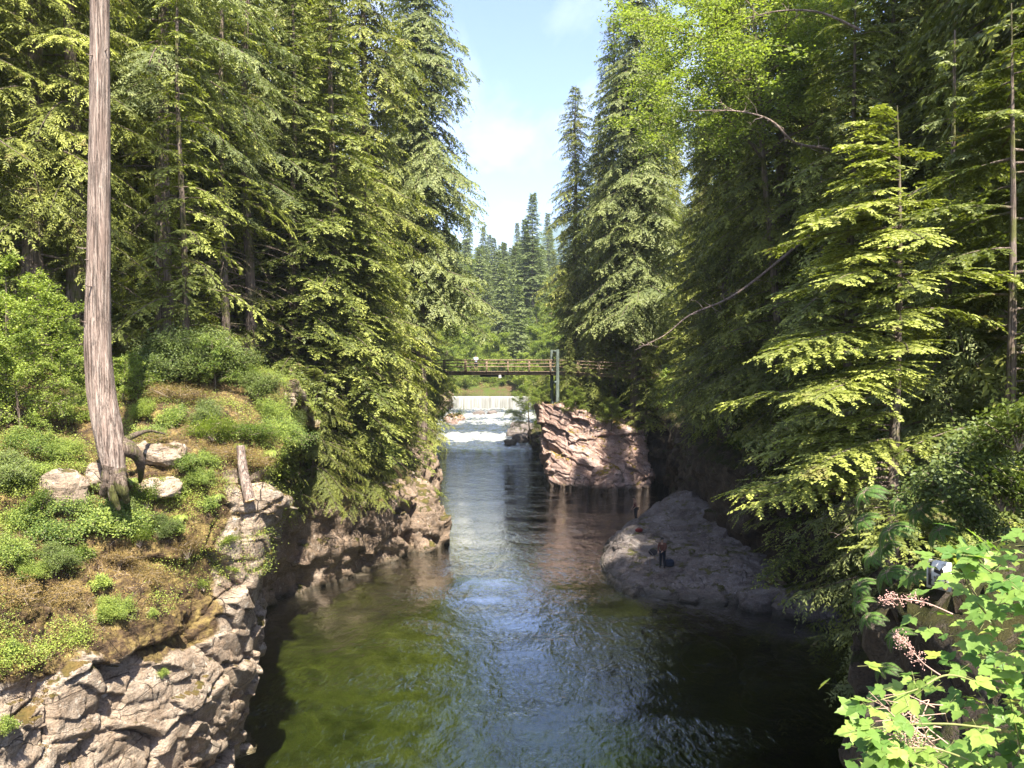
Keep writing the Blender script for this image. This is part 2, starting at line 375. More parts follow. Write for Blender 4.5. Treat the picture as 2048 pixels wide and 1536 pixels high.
# bank walls: strips following the waterline
def bank_wall(name, pl, side, mat, y0, y1, seed, hcut=None):
    pts = pl[(pl[:, 1] >= y0-.01) & (pl[:, 1] <= y1+.01)]
    seg = np.concatenate([[0], np.cumsum(np.hypot(*np.diff(pts[:, :2], axis=0).T))])
    s = np.arange(0, seg[-1], .17)
    ctl = np.stack([np.interp(s, seg, pts[:, k]) for k in range(3)], 1)
    k = np.ones(9)/9; pad = np.pad(ctl, ((4, 4), (0, 0)), 'edge')
    ctl = np.stack([np.convolve(pad[:, c], k, 'valid') for c in range(3)], 1)
    T = nrm(np.gradient(ctl[:, :2], axis=0)); Nn = np.stack([T[:, 1], -T[:, 0]], 1)*side   # towards the water
    # profile: (offset towards water, height fraction)
    prof = np.array([(.9, -.55), (.35, -.25), (.0, 0), (-.1, .18), (.12, .38), (-.05, .58), (.05, .78), (-.35, .94), (-1.4, 1.02), (-3.2, 1.10), (-4.6, 1.0)])
    t = np.linspace(0, len(prof)-1, 62); po = np.interp(t, np.arange(len(prof)), prof[:, 0]); ph = np.interp(t, np.arange(len(prof)), prof[:, 1])
    V = np.zeros((len(s), len(t), 3))
    zb = np.maximum(water_z(ctl[:, 1]), 0)
    V[..., :2] = ctl[:, None, :2]+Nn[:, None]*po[None, :, None]
    V[..., 2] = np.where(ph[None] < 0, zb[:, None]+ph[None]*7, zb[:, None]+(ctl[:, 2]-zb)[:, None]*ph[None])
    nv = np.cross(np.gradient(V, axis=0), np.gradient(V, axis=1)); nv = nrm(nv)
    flip = np.sign((nv[..., :2]*Nn[:, None]).sum(-1).mean()); nv *= flip
    fade = np.ones(len(t)); fade[-14:] = np.linspace(1, .2, 14)
    d = rockdisp(V.reshape(-1, 3), 1.9, seed, .62).reshape(V.shape[:2])*fade[None]
    V += nv*d[..., None]
    f = grid_faces(len(s), len(t))
    if flip > 0: f = f[:, ::-1]
    return tag(link(name, mesh_np(name, V.reshape(-1, 3), f, mat)), kind='structure')
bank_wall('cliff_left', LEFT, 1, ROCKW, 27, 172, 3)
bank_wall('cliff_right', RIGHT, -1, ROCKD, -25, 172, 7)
# foreground cliff on the left, laid out from a net of control points
def catmull(A, n, axis):
    A = np.moveaxis(A, axis, 0); k = len(A); t = np.linspace(0, k-1-1e-6, n); i = t.astype(int); f = (t-i)
    g = lambda j: A[np.clip(j, 0, k-1)]
    f = f.reshape(-1, *([1]*(A.ndim-1)))
    p0, p1, p2, p3 = g(i-1), g(i), g(i+1), g(i+2)
    r = .5*((2*p1)+(-p0+p2)*f+(2*p0-5*p1+4*p2-p3)*f*f+(-p0+3*p1-3*p2+p3)*f**3)
    return np.moveaxis(r, 0, axis)
def proj(V):
    V = np.asarray(V, float); y = V[..., 1]; z = V[..., 2]-HC
    cp, sp = math.cos(PITCH), math.sin(PITCH)
    d = y*cp-z*sp; u = V[..., 0]/d; v = (y*sp+z*cp)/d
    return np.stack([1024+u*F, 768-v*F], -1)
def build_fore_cliff():
    # columns left to right, rows bottom to top.  each entry (px, py, D)
    rows = []
    E = P
    def under(p, z): q = p.copy(); q[2] = z; return q
    #        outside-left        px0             px100            px200            px300            px400            px455 edge       behind
    r1536 = [(-420, 1536, 12.5), (-150, 1536, 14.5), (0, 1536, 16), (110, 1536, 17.3), (220, 1536, 18.8), (310, 1536, 20.4), (395, 1536, 22.3), (452, 1536, 24.6), (462, 1500, 27.5), (430, 1440, 33)]
    r1440 = [(-420, 1430, 12.6), (-150, 1430, 14.6), (0, 1430, 16.2), (110, 1430, 17.5), (220, 1425, 19.0), (315, 1425, 20.6), (405, 1425, 22.5), (472, 1425, 24.8), (482, 1400, 28), (450, 1350, 33)]
    r1350 = [(-420, 1345, 12.7), (-150, 1345, 14.8), (0, 1345, 16.4), (110, 1335, 17.6), (225, 1325, 19.1), (325, 1320, 20.7), (415, 1325, 22.7), (492, 1335, 24.8), (500, 1320, 28), (470, 1280, 33)]
    r1290 = [(-420, 1275, 13.2), (-150, 1285, 15.3), (0, 1290, 16.9), (110, 1285, 18.2), (230, 1265, 19.5), (330, 1250, 21.1), (425, 1250, 23.1), (505, 1240, 25.0), (514, 1230, 28), (485, 1200, 33)]
    r1190 = [(-420, 1180, 14.2), (-150, 1190, 16.3), (0, 1195, 17.9), (115, 1190, 19.0), (235, 1180, 20.3), (340, 1170, 21.6), (440, 1160, 23.3), (518, 1150, 25.0), (526, 1140, 28), (495, 1120, 33)]
    r1100 = [(-420, 1090, 15.2), (-150, 1095, 17.2), (0, 1100, 18.8), (115, 1100, 19.9), (240, 1095, 21.0), (350, 1085, 22.1), (455, 1075, 23.7), (535, 1060, 25.1), (544, 1055, 28), (510, 1040, 33)]
    r1010 = [(-420, 1000, 16.5), (-150, 1010, 18.4), (0, 1012, 19.9), (120, 1010, 20.8), (245, 1005, 21.7), (365, 1000, 22.7), (470, 985, 24.0), (556, 975, 25.2), (566, 965, 28), (520, 960, 33)]
    r940  = [(-420, 925, 17.6), (-150, 935, 19.4), (0, 940, 20.8), (120, 942, 21.6), (250, 940, 22.5), (375, 930, 23.4), (478, 915, 24.6), (572, 905, 25.7), (584, 895, 28.2), (535, 900, 33)]
    r870  = [(-420, 860, 19.0), (-150, 870, 20.8), (0, 875, 22.2), (120, 880, 23), (255, 872, 24), (380, 862, 25), (482, 850, 26.2), (566, 850, 27.2), (580, 845, 29.5), (545, 860, 34)]
    r800  = [(-420, 800, 21.5), (-150, 805, 23.5), (0, 812, 25), (125, 815, 26), (262, 800, 27), (385, 785, 28), (490, 785, 29), (560, 800, 30), (575, 800, 32), (550, 820, 36)]
    r730  = [(-420, 735, 26), (-150, 740, 28), (0, 745, 29), (125, 745, 30), (265, 735, 31), (390, 725, 32), (490, 735, 33), (560, 760, 34), (580, 775, 36), (560, 800, 39)]
    rws = [r1536, r1440, r1350, r1290, r1190, r1100, r1010, r940, r870, r800, r730]
    A = np.array([[E(*c) for c in r] for r in rws])
    b = A[0].copy(); b[:, 2] = -.2; b[:, 1] -= .3
    b2 = b.copy(); b2[:, 2] = -4
    c = A[-1].copy(); c[:, 2] -= 2.0; c[:, 1] += 6
    A = np.concatenate([[b2, b], A, [c]])
    G_ = catmull(catmull(A, 420, 0), 460, 1)
    nv = nrm(np.cross(np.gradient(G_, axis=1), np.gradient(G_, axis=0)))
    pp = G_.reshape(-1, 3)
    d = rockdisp(pp, 3.0, 21, .42)+rockdisp(pp, .9, 27, .22)*smooth(-.1, .35, fbm(pp*.5, 3, 99))
    # the slope above the ledge is soil and moss: softer
    z = pp[:, 2]; up = nv.reshape(-1, 3)[:, 2]
    soft = smooth(.35, .75, up)*smooth(6.2, 7.4, z)
    pj = proj(pp); lim = 455-.20*np.clip(pj[:, 1]-950, 0, 500)+60*fbm(pp*.7, 3, 71); bot = 1345-.12*pj[:, 0]+70*fbm(pp*.6, 3, 72)
    m2 = smooth(25, -25, pj[:, 0]-lim)*smooth(25, -15, pj[:, 1]-bot)*(z > 5)
    soft = np.maximum(soft, m2*.85)
    d = d*(1-.62*soft)+soft*(fbm(pp*1.3, 4, 60)*.28+fbm(pp*5, 3, 61)*.07)
    V = pp+nv.reshape(-1, 3)*d[:, None]
    fc = grid_faces(420, 460)[:, ::-1]
    me = mesh_np('cliff', V, fc, ROCK, fattr={'soil': soft[fc].mean(1)})
    o = tag(link('cliff', me), kind='structure')
    return V.reshape(420, 460, 3)
FC = build_fore_cliff()
_v = FC.reshape(-1, 3)
_fn = nrm(np.cross(np.gradient(FC, axis=1), np.gradient(FC, axis=0))).reshape(-1, 3)
def proj(V):
    V = np.asarray(V, float); y = V[..., 1]; z = V[..., 2]-HC
    cp, sp = math.cos(PITCH), math.sin(PITCH)
    d = y*cp-z*sp; u = V[..., 0]/d; v = (y*sp+z*cp)/d
    return np.stack([1024+u*F, 768-v*F], -1)
_pj = proj(_v)
def on_cliff(px, py):
    """a point of the foreground cliff's surface near that direction (nearest in depth)"""
    d = np.hypot(_pj[:, 0]-px, _pj[:, 1]-py); m = d < d.min()+7
    i = np.where(m)[0]; k = i[np.argmin(_v[i, 1])]
    return _v[k], _fn[k]
# ------------------------------------------------------------------ water
def water_mat():
    m, nt, out = newmat('river_water'); g = N(nt); p = g.pos()
    pa = g.scale(p, (1.25, .8, 1)); w1 = g.noise(pa, 1.1, 3, .55, .9); w2 = g.noise(g.scale(p, (2.2, 1.3, 1), (0, 0, .5)), 2.1, 3, .6, 1.2); w3 = g.noise(p, .25, 2, .5)
    w4 = g.noise(g.scale(p, (1.6, 1.1, 1), (0, 0, -.3)), 5.5, 2, .5, .6)
    h = g.math('ADD', g.math('ADD', g.math('MULTIPLY', w1, .62), g.math('MULTIPLY', w2, .30)), g.math('MULTIPLY', w4, .07))
    w5 = g.noise(g.scale(p, (.55, .34, 1)), 1, 3, .5, .5); h = g.math('ADD', h, g.math('MULTIPLY', w5, 1.15))
    sy = g.n('ShaderNodeSeparateXYZ'); g.l(p, sy.inputs[0])
    st = g.noise(g.scale(p, (.16, .42, 1)), 1, 4, .6, .6)
    amp = g.math('MULTIPLY', g.mapr(st, .38, .62, .25, 1.25), g.mapr(sy.outputs[1], 45, 105, .125, .55))
    b = g.n('ShaderNodeBump'); g.l(h, b.inputs['Height']); g.l(amp, b.inputs['Distance']); b.inputs['Strength'].default_value = 1
    fr = g.n('ShaderNodeFresnel'); fr.inputs['IOR'].default_value = 1.33; g.l(b.outputs[0], fr.inputs['Normal'])
    gl = g.n('ShaderNodeBsdfGlossy'); gl.inputs['Roughness'].default_value = .03; g.l(b.outputs[0], gl.inputs['Normal'])
    tr = g.n('ShaderNodeBsdfTransparent'); tr.inputs[0].default_value = (.95, .97, .90, 1)
    mx = g.n('ShaderNodeMixShader'); g.l(g.math('SUBTRACT', 1, g.math('POWER', g.math('SUBTRACT', 1, fr.outputs[0], clamp=True), 8)), mx.inputs[0]); g.l(tr.outputs[0], mx.inputs[1]); g.l(gl.outputs[0], mx.inputs[2])
    g.l(mx.outputs[0], out.inputs[0])
    ab = g.n('ShaderNodeVolumeAbsorption'); ab.inputs['Color'].default_value = (.57, .66, .50, 1); ab.inputs['Density'].default_value = .45
    g.l(ab.outputs[0], out.inputs['Volume'])
    return m
WATER = water_mat()
def box_mesh(name, a, b, mat):
    g_ = Geo(); a = np.array(a, float); b = np.array(b, float); g_.box((a+b)/2, b-a); return g_.mesh(name, mat)
tag(link('river_water', box_mesh('river_water', (-60, -40, -9), (60, 131, 0), WATER)), kind='structure')
def rapids_mat():
    m, nt, out = newmat('rapids_water'); g = N(nt); p = g.pos()
    sp_ = g.n('ShaderNodeSeparateXYZ'); g.l(p, sp_.inputs[0])
    n1 = g.noise(g.scale(p, (.5, .9, 1)), .9, 6, .7, .6); n2 = g.noise(g.scale(p, (1, 2, 1)), 2.6, 6, .75, .5)
    # foam bands where the water drops
    y = g.math('ADD', sp_.outputs[1], g.math('MULTIPLY', g.noise(g.scale(p, (1, .2, 1)), .18, 3), 6))
    band = None
    for c, wd, am in ((127.0, 4.2, 1.0), (146, 4.5, .62), (155, 5, .85), (163, 3, .4), (170, 3.5, 1.)):
        t = g.math('DIVIDE', g.math('SUBTRACT', y, c+3), wd); t = g.math('MULTIPLY', g.math('POWER', 2.718, g.math('MULTIPLY', g.math('MULTIPLY', t, t), -1)), am)
        band = t if band is None else g.math('MAXIMUM', band, t)
    fo = g.math('ADD', g.math('MULTIPLY', band, .95), g.math('MULTIPLY', g.math('SUBTRACT', g.math('ADD', g.math('MULTIPLY', n1, .55), g.math('MULTIPLY', n2, .45)), .5), 2.4))
    fo = g.mapr(fo, .34, .60)
    h = g.math('ADD', n1, n2); b = g.bump(h, 1, .16)
    fr = g.n('ShaderNodeFresnel'); g.l(b, fr.inputs['Normal']); fr.inputs[0].default_value = 1.33; frp = g.math('SUBTRACT', 1, g.math('POWER', g.math('SUBTRACT', 1, fr.outputs[0], clamp=True), 6))
    gl = g.n('ShaderNodeBsdfGlossy'); gl.inputs['Roughness'].default_value = .08; g.l(b, gl.inputs['Normal'])
    df = g.n('ShaderNodeBsdfDiffuse'); g.l(g.mix(g.mapr(n1, .35, .65), (.025, .032, .014), (.07, .075, .04)), df.inputs[0])
    mx = g.n('ShaderNodeMixShader'); g.l(frp, mx.inputs[0]); g.l(df.outputs[0], mx.inputs[1]); g.l(gl.outputs[0], mx.inputs[2])
    wf = g.bsdf(g.mix(g.mapr(n2, .36, .62), (.12, .13, .11), (.38, .38, .36)), .7, b)
    m2 = g.n('ShaderNodeMixShader'); g.l(fo, m2.inputs[0]); g.l(mx.outputs[0], m2.inputs[1]); g.l(wf, m2.inputs[2])
    g.l(m2.outputs[0], out.inputs[0]); return m
def build_rapids():
    xs = np.arange(-24, 16, .3); ys = np.arange(115, 170, .3)
    X, Y = np.meshgrid(xs, ys, indexing='ij'); p = np.stack([X, Y, X*0], -1).reshape(-1, 3)
    k = smooth(111, 122, Y)
    Z = water_z(Y)+k*.42*fbm(p*np.array([.5, .9, 1]), 4, 77).reshape(X.shape)+k*.16*vnoise(p*2.1, 5).reshape(X.shape)+.004
    me = mesh_np('rapids', np.stack([X, Y, Z], -1).reshape(-1, 3), grid_faces(len(xs), len(ys)), rapids_mat(), True)
    tag(link('rapids', me), kind='structure')
build_rapids()
def pond_mat():
    m, nt, out = newmat('pond_water'); g = N(nt); p = g.pos()
    b = g.bump(g.noise(p, 1.5, 3), .4, .05)
    g.l(g.bsdf((.10, .10, .04), .06, b, .5), out.inputs[0]); return m
_pg = Geo(); _pg.add([(-30, 170.4, 5.72), (30, 170.4, 5.72), (30, 230, 5.72), (-30, 230, 5.72)], [(0, 1, 2, 3)])
tag(link('pond', _pg.mesh('pond', pond_mat())), kind='structure')
# ------------------------------------------------------------------ weir
def build_weir():
    r = empty('weir', (-3.2, 170, 3)); tag(r, 'low concrete weir across the river with white water pouring over it', 'weir')
    conc = simple('pale_concrete', (.42, .33, .22), .85, .2, .3, 2)
    g1 = Geo(); g1.box((0, .6, .9), (20.4, 1.2, 3.5)); link('wall', g1.mesh('wall', conc), r)
    for x in (-10.6, 10.6):
        g2 = Geo(); g2.box((x, .5, 1.1), (1.0, 2.4, 4.4)); link('abutment', g2.mesh('abutment', conc), r)
    m, nt, out = newmat('falling_water'); g = N(nt); p = g.pos()
    st = g.noise(g.scale(p, (3.2, .1, .12)), 1.2, 6, .7, .1); st2 = g.noise(g.scale(p, (.6, .1, .05)), 1.0, 4, .6)
    f = g.mapr(g.math('ADD', g.math('MULTIPLY', st, .6), g.math('MULTIPLY', st2, .4)), .36, .6)
    col = g.mix(f, (.08, .07, .055), (.36, .36, .34))
    g.l(g.bsdf(col, .5, g.bump(st, .8, .06), .4), out.inputs[0])
    xs = np.arange(-10.1, 10.1, .08); t = np.linspace(0, 1, 26)
    X, T = np.meshgrid(xs, t, indexing='ij')
    Y = -.05-.55*np.sqrt(np.clip(T-.04, 0, 1)); Z = 2.74-2.95*T**1.6
    Yn = Y-.06*vnoise(np.stack([X*2.4, T*.6, X*0], -1).reshape(-1, 3), 4).reshape(X.shape)*np.minimum(1, T*4)
    V = np.stack([X, Yn, Z], -1).reshape(-1, 3)
    link('falling_water', mesh_np('falling_water', V, grid_faces(len(xs), len(t)), m, True), r)
build_weir()
# ------------------------------------------------------------------ rocks
def boulder_mesh(name, size, seed, mat, det=1.0, sub=5, flat=.0, tilt=(0, 0, 0)):
    import bmesh
    bm = bmesh.new(); bmesh.ops.create_icosphere(bm, subdivisions=sub, radius=1)
    V = np.array([v.co[:] for v in bm.verts]); Fa = np.array([[v.index for v in f.verts] for f in bm.faces]); bm.free()
    V = np.sign(V)*np.abs(V)**(.78)
    V = V*(1+.22*fbm(V*1.1+seed*3.7, 3, seed)[:, None])
    V = V*np.array(size)
    n = nrm(V/np.array(size)**2)
    d = rockdisp(V+seed*5.1, det*max(size)*.55, seed, .42)
    V = V+n*d[:, None]
    if flat: V[:, 2] = np.minimum(V[:, 2], size[2]*flat+.1*V[:, 2])
    return mesh_np(name, V, Fa, mat)
def fishing_rock():
    c = np.array([10.6, 50.5]); out = [(5.9, 45.6), (6.5, 43.6), (8.2, 42.4), (10.5, 41.8), (12.8, 41.6), (15.2, 42.5), (17.5, 46), (17, 53), (15.5, 60), (12.5, 62.5), (10.2, 61.5), (8.6, 59.5), (7.0, 57), (6.2, 53.5), (5.5, 50), (5.6, 47.5)]
    o = np.array(out)-c; th = np.arctan2(o[:, 1], o[:, 0]); rr = np.hypot(*o.T); k = np.argsort(th); th = th[k]; rr = rr[k]
    T = np.linspace(-PI, PI, 420); R = np.interp(T, np.concatenate([th-2*PI, th, th+2*PI]), np.tile(rr, 3))
    s = np.concatenate([np.linspace(0, .9, 120), np.linspace(.905, 1.06, 50)])
    S, TT = np.meshgrid(s, T, indexing='ij'); RR = S*R[None]
    X = c[0]+RR*np.cos(TT); Y = c[1]+RR*np.sin(TT)
    top = .85+.07*np.clip(Y-44, 0, 12)+.10*np.clip(X-8, 0, 8)+1.6*smooth(53, 60, Y)*smooth(9, 13, X)-.9*smooth(12.5, 16, X)*smooth(50, 43, Y)
    Z = top*(1-smooth(.62, 1.0, S)**1.3)-1.2*smooth(.93, 1.06, S)
    V = np.stack([X, Y, Z], -1)
    nv = nrm(np.cross(np.gradient(V, axis=0), np.gradient(V, axis=1))); nv[0] = (0, 0, 1)
    pp = V.reshape(-1, 3)
    Rm = rotm('Z', 62) @ rotm('Y', 24)
    d = rockdisp(pp, 1.4, 44, .34, Rm)+.13*np.abs(fbm((pp @ rotm('Z', 35).T)*np.array([.5, 2.6, 1]), 4, 9))
    V = (pp+nv.reshape(-1, 3)*d[:, None]).reshape(V.shape)
    V[:, -1] = V[:, 0]; V[0] = V[0].mean(0)
    me = mesh_np('rock', V.reshape(-1, 3), grid_faces(len(s), 420), ROCKG)
    tag(link('rock', me), 'broad grey rock slab jutting into the river, two anglers standing on it', 'rock')
    return V.reshape(-1, 3)
FR = fishing_rock()
def fz(x, y):
    d = np.hypot(FR[:, 0]-x, FR[:, 1]-y); return float(FR[np.argsort(d)[:8], 2].max())
# red outcrop under the bridge's right end
def place_rock(name, px, py, D, size, seed, mat, label, cat, group=None, dz=0, rz=0, z=None, sub=5, det=1., flat=0):
    me = boulder_mesh(name, size, seed, mat, det, sub, flat)
    p = P(px, py, D)
    o = link(name, me, None, (p[0], p[1], (p[2] if z is None else z)+dz)); o.rotation_euler[2] = rz
    return tag(o, label, cat, group)
def outcrop():
    # footprint at the water and at the top, (x, y); leaning towards the river
    foot = [(4.2, 87.8), (4.5, 85.2), (6.2, 83.2), (9.0, 82.4), (12.2, 81.6), (14.6, 82.5), (14.8, 87), (10, 90), (6.5, 90.5)]
    top = [(2.7, 88.6), (3.0, 86.6), (5.2, 85.2), (8.6, 84.8), (12.0, 84.2), (14.0, 84.5), (14.4, 87.5), (10, 89.5), (5.5, 90.4)]
    zt = np.array([8.5, 8.6, 8.3, 6.9, 6.2, 5.6, 6.2, 6.8, 8.3])
    foot = [(x, y-1.2) for x, y in foot]; top = [(x, y-1.3) for x, y in top]
    n = len(foot); tt = np.linspace(0, n, 520); i0 = tt.astype(int) % n; f = (tt-tt.astype(int))[:, None]
    Fp = np.array(foot, float); Tp = np.array(top, float)
    A0 = Fp[i0]*(1-f)+Fp[(i0+1) % n]*f; A1 = Tp[i0]*(1-f)+Tp[(i0+1) % n]*f; Z1 = (zt[i0]*(1-f[:, 0])+zt[(i0+1) % n]*f[:, 0])
    rows = []
    for t in np.linspace(0, 1, 150): rows.append(np.concatenate([A0*(1-t)+A1*t, (-1.5+(Z1+1.5)*t)[:, None]], 1))
    cc = A1.mean(0); zc = Z1.mean()+.3
    for t in np.linspace(.02, 1, 60): rows.append(np.concatenate([A1*(1-t)+cc*t, (Z1*(1-t)+zc*t)[:, None]], 1))
    V = np.array(rows); nv = nrm(np.cross(np.gradient(V, axis=1), np.gradient(V, axis=0)))
    pp = V.reshape(-1, 3); d = rockdisp(pp, 2.6, 63, .40, rotm('Z', 20) @ rotm('Y', -25)); d = d.reshape(V.shape[:2])
    d *= np.concatenate([np.ones(175), np.linspace(1, 0, 35)])[:, None]
    V = V+nv*d[..., None]; V[:, -1] = V[:, 0]
    tag(link('rock_outcrop', mesh_np('rock_outcrop', V.reshape(-1, 3), grid_faces(210, 520)[:, ::-1], ROCKRED)), 'tall pink rock outcrop rising from the river below the footbridge', 'rock')
outcrop()
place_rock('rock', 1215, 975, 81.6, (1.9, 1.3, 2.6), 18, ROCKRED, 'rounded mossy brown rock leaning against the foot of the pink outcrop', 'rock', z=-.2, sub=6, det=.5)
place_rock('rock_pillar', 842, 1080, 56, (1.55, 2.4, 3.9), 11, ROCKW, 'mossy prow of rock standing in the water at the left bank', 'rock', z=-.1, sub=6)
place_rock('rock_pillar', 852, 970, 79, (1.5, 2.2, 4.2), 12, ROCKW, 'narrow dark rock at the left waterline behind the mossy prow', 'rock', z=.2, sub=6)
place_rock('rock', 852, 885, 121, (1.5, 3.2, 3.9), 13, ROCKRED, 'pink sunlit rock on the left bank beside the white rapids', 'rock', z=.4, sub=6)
place_rock('rock', 908, 842, 148, (1.9, 3, 1.3), 14, ROCKRED, 'low ochre rock on the left shore below the weir', 'rock', z=2.0)
place_rock('rock', 958, 828, 156, (1.3, 1.1, .9), 15, ROCKG, 'small dark rock breaking the foam below the weir, left one of two', 'rock', z=2.5, sub=4)
place_rock('rock', 984, 827, 157, (1.0, .8, .8), 16, ROCKG, 'small dark rock breaking the foam below the weir, right one of two', 'rock', z=2.6, sub=4)
for i, (px, D, s, lb) in enumerate([(1046, 124, 1.7, 'dark boulder at the near end of the right gravel bar'), (1032, 128, 1.5, 'angular dark boulder in the middle of the gravel bar by the rapids'), (1050, 131, 2.3, 'biggest dark boulder heaped on the right gravel bar'), (1020, 122, .9, 'low yellowish stone at the water end of the gravel bar'), (1040, 137, 1.8, 'boulder at the far end of the right gravel bar')]):
    place_rock('boulder', px, 870, D, (s, s*.8, s*.62), 30+i, ROCKG, lb, 'boulder', 'boulders on the gravel bar', z=float(water_z(D))+.2, sub=4)
# sheet at the pink outcrop's river side, its shade painted in as dark colour
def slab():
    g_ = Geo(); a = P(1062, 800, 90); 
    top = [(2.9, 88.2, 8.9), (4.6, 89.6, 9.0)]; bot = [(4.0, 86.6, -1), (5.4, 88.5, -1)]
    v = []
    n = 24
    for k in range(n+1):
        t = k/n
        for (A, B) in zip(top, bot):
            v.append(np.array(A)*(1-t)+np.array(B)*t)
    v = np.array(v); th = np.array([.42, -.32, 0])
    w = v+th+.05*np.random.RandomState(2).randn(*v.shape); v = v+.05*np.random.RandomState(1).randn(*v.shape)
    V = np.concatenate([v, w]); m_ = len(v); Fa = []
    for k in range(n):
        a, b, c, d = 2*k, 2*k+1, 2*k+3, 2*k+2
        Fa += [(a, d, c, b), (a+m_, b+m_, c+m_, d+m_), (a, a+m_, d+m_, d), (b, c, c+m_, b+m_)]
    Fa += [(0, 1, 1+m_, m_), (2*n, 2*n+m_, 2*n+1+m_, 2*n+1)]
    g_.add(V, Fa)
    tag(link('outcrop_shade_side', g_.mesh('outcrop_shade_side', simple('shade_dark_stone', (.05, .042, .03), .9, .2, .5, 3, 1))), 'added upright sheet painted dark as the shaded river side of the pink outcrop', 'slab')
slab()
for i, (px, py, D, s, lb, mt) in enumerate([
    (1535, 1210, 41.5, (1.5, 1.1, .85), 'broad mossy boulder at the inner end of the grey slab', ROCKG), (1596, 1222, 40.5, (1.35, 1.2, 1.0), 'squarish boulder in the middle of the shaded shore row', ROCKG),
    (1662, 1242, 39, (1.15, .9, .95), 'pointed boulder at the cave end of the shaded shore row', ROCKG), (1545, 1165, 44.5, (.95, .7, .7), 'boulder by the cave, its patch of sun painted in as pale rock', ROCK),  # paler rock on the boulder by the cave stands in for sunlight
    (1500, 1185, 43, (1.2, .9, .6), 'low boulder touching the grey slab in the shade', ROCKG), (1622, 1185, 43.5, (1.3, 1, .6), 'flat stone behind the squarish boulder', ROCKG)]):
    place_rock('boulder', px, py, D, s, 50+i, mt, lb, 'boulder', 'boulders on the shaded shore', z=.15, sub=5, rz=i)
for i, (x, y, s, z) in enumerate([(12.2, 34.5, (2.1, 1.5, 1.0), -1.5), (9.5, 38, (1.3, 1.1, .7), -1.3), (14.0, 37.8, (1.4, 1.1, .8), -.9)]):
    me = boulder_mesh('boulder', s, 70+i, ROCKD, 1, 4)
    tag(link('boulder', me, None, (x, y, z)), ['large yellowish boulder under the dark water', 'sunken boulder off the tip of the shaded shore', 'sunken boulder close to the shaded shore row'][i], 'boulder', 'boulders under the water')
# rocks of the foreground ledge
for i, (px, py, s, lb) in enumerate([(133, 985, (.62, .5, .62), 'white boulder bedded in the soil left of the bare trunk'), (205, 955, (.28, .3, .42), 'small pale stone wedged at the left foot of the bare trunk'),
                                     (318, 905, (.75, .5, .33), 'pale rock block under the root mat right of the bare trunk'), (322, 975, (.7, .5, .28), 'pinkish slab below the pale block beside the trunk')]):
    p, n = on_cliff(px, py)
    me = boulder_mesh('boulder', s, 90+i, ROCK, 1, 5)
    tag(link('boulder', me, None, tuple(p+n*.02)), lb, 'boulder')
# ------------------------------------------------------------------ footbridge
def build_bridge():
    D = 85.3
    A = np.array([P(905, 740, D)[0], D]); Lz = P(1000, 742, D)[2]
    root = empty('footbridge', (0, D, Lz)); tag(root, 'brown wooden footbridge with plank railings crossing the gorge', 'footbridge')
    x0, x1, x2 = A[0]-6, P(1110, 742, D)[0], P(1300, 752, D)[0]
    zd = lambda x: -.05-.00*x if x < x1 else -.05-.045*(x-x1)
    W = 1.6
    def run(name, y, zo, w, h, segs=None, parent=root):
        g_ = Geo()
        xs = [x0, x1, x2]
        for a, b in zip(xs[:-1], xs[1:]): g_.beam((a, y, zd(a)+zo), (b, y, zd(b)+zo), w, h)
        return link(name, g_.mesh(name, WOOD), parent)
    g_ = Geo()
    x = x0
    while x < x2: g_.box((x, 0, zd(x)), (.17, W+.25, .06)); x += .185
    link('deck', g_.mesh('deck', WOOD), root)
    for y in (-W/2, W/2): run('girder', y*.85, -.22, .16, .34)
    posts = list(np.arange(x0+.5, x1-.2, 1.55 if 0 else 2.3))+list(np.arange(x1+.3, x2, 2.2))
    for y in (-W/2, W/2):
        for x in posts:
            g_ = Geo(); g_.beam((x, y*1.12, zd(x)-.28), (x, y*1.02, zd(x)+1.18), .15, .15); link('railing_post', g_.mesh('railing_post', WOOD), root)
        for zo in (1.22, .86, .52): run('rail', y*1.02+(-.09 if y < 0 else .09), zo, .07, .13 if zo > 1 else .10)
    # lamp-like bracket under the deck
    g_ = Geo(); g_.box((P(985, 745, D)[0], 0, -.5), (2.6, 1.2, .26)); link('bearer', g_.mesh('bearer', simple('dark_steel', (.04, .045, .05), .6)), root)
    g_ = Geo(); g_.tube([(P(1000, 745, D)[0], -.95, -.42), (P(1000, 745, D)[0], -.95, -.72)], [.13, .16], 12); link('pipe_end', g_.mesh('pipe_end', simple('pale_pipe', (.6, .6, .58), .5)), root)
    # tower
    tx = P(1114, 700, D)[0]
    t = empty('bridge_tower', (tx, D, 7.3)); tag(t, 'grey green timber tower posts carrying the right end of the footbridge', 'tower')
    tm = bark_mat('green_grey_timber', (.07, .09, .075), (.13, .16, .135), (.20, .23, .20), 1.)
    for y, dx in ((-1.15, 0), (1.15, -.5)):
        g_ = Geo(); g_.tube([(dx, y, 0), (dx, y, 7.1)], [.2, .17], 12); link('post', g_.mesh('post', tm), t)
    g_ = Geo(); g_.beam((-.25, -1.5, 6.9), (-.25, 1.5, 6.9), .2, .22); link('crossbeam', g_.mesh('crossbeam', tm), t)
    g_ = Geo(); g_.beam((-.2, -1.25, 3.6), (-.2, 1.25, 3.6), .2, .25); link('crossbeam', g_.mesh('crossbeam', tm), t)
    return Lz
BZ = build_bridge()
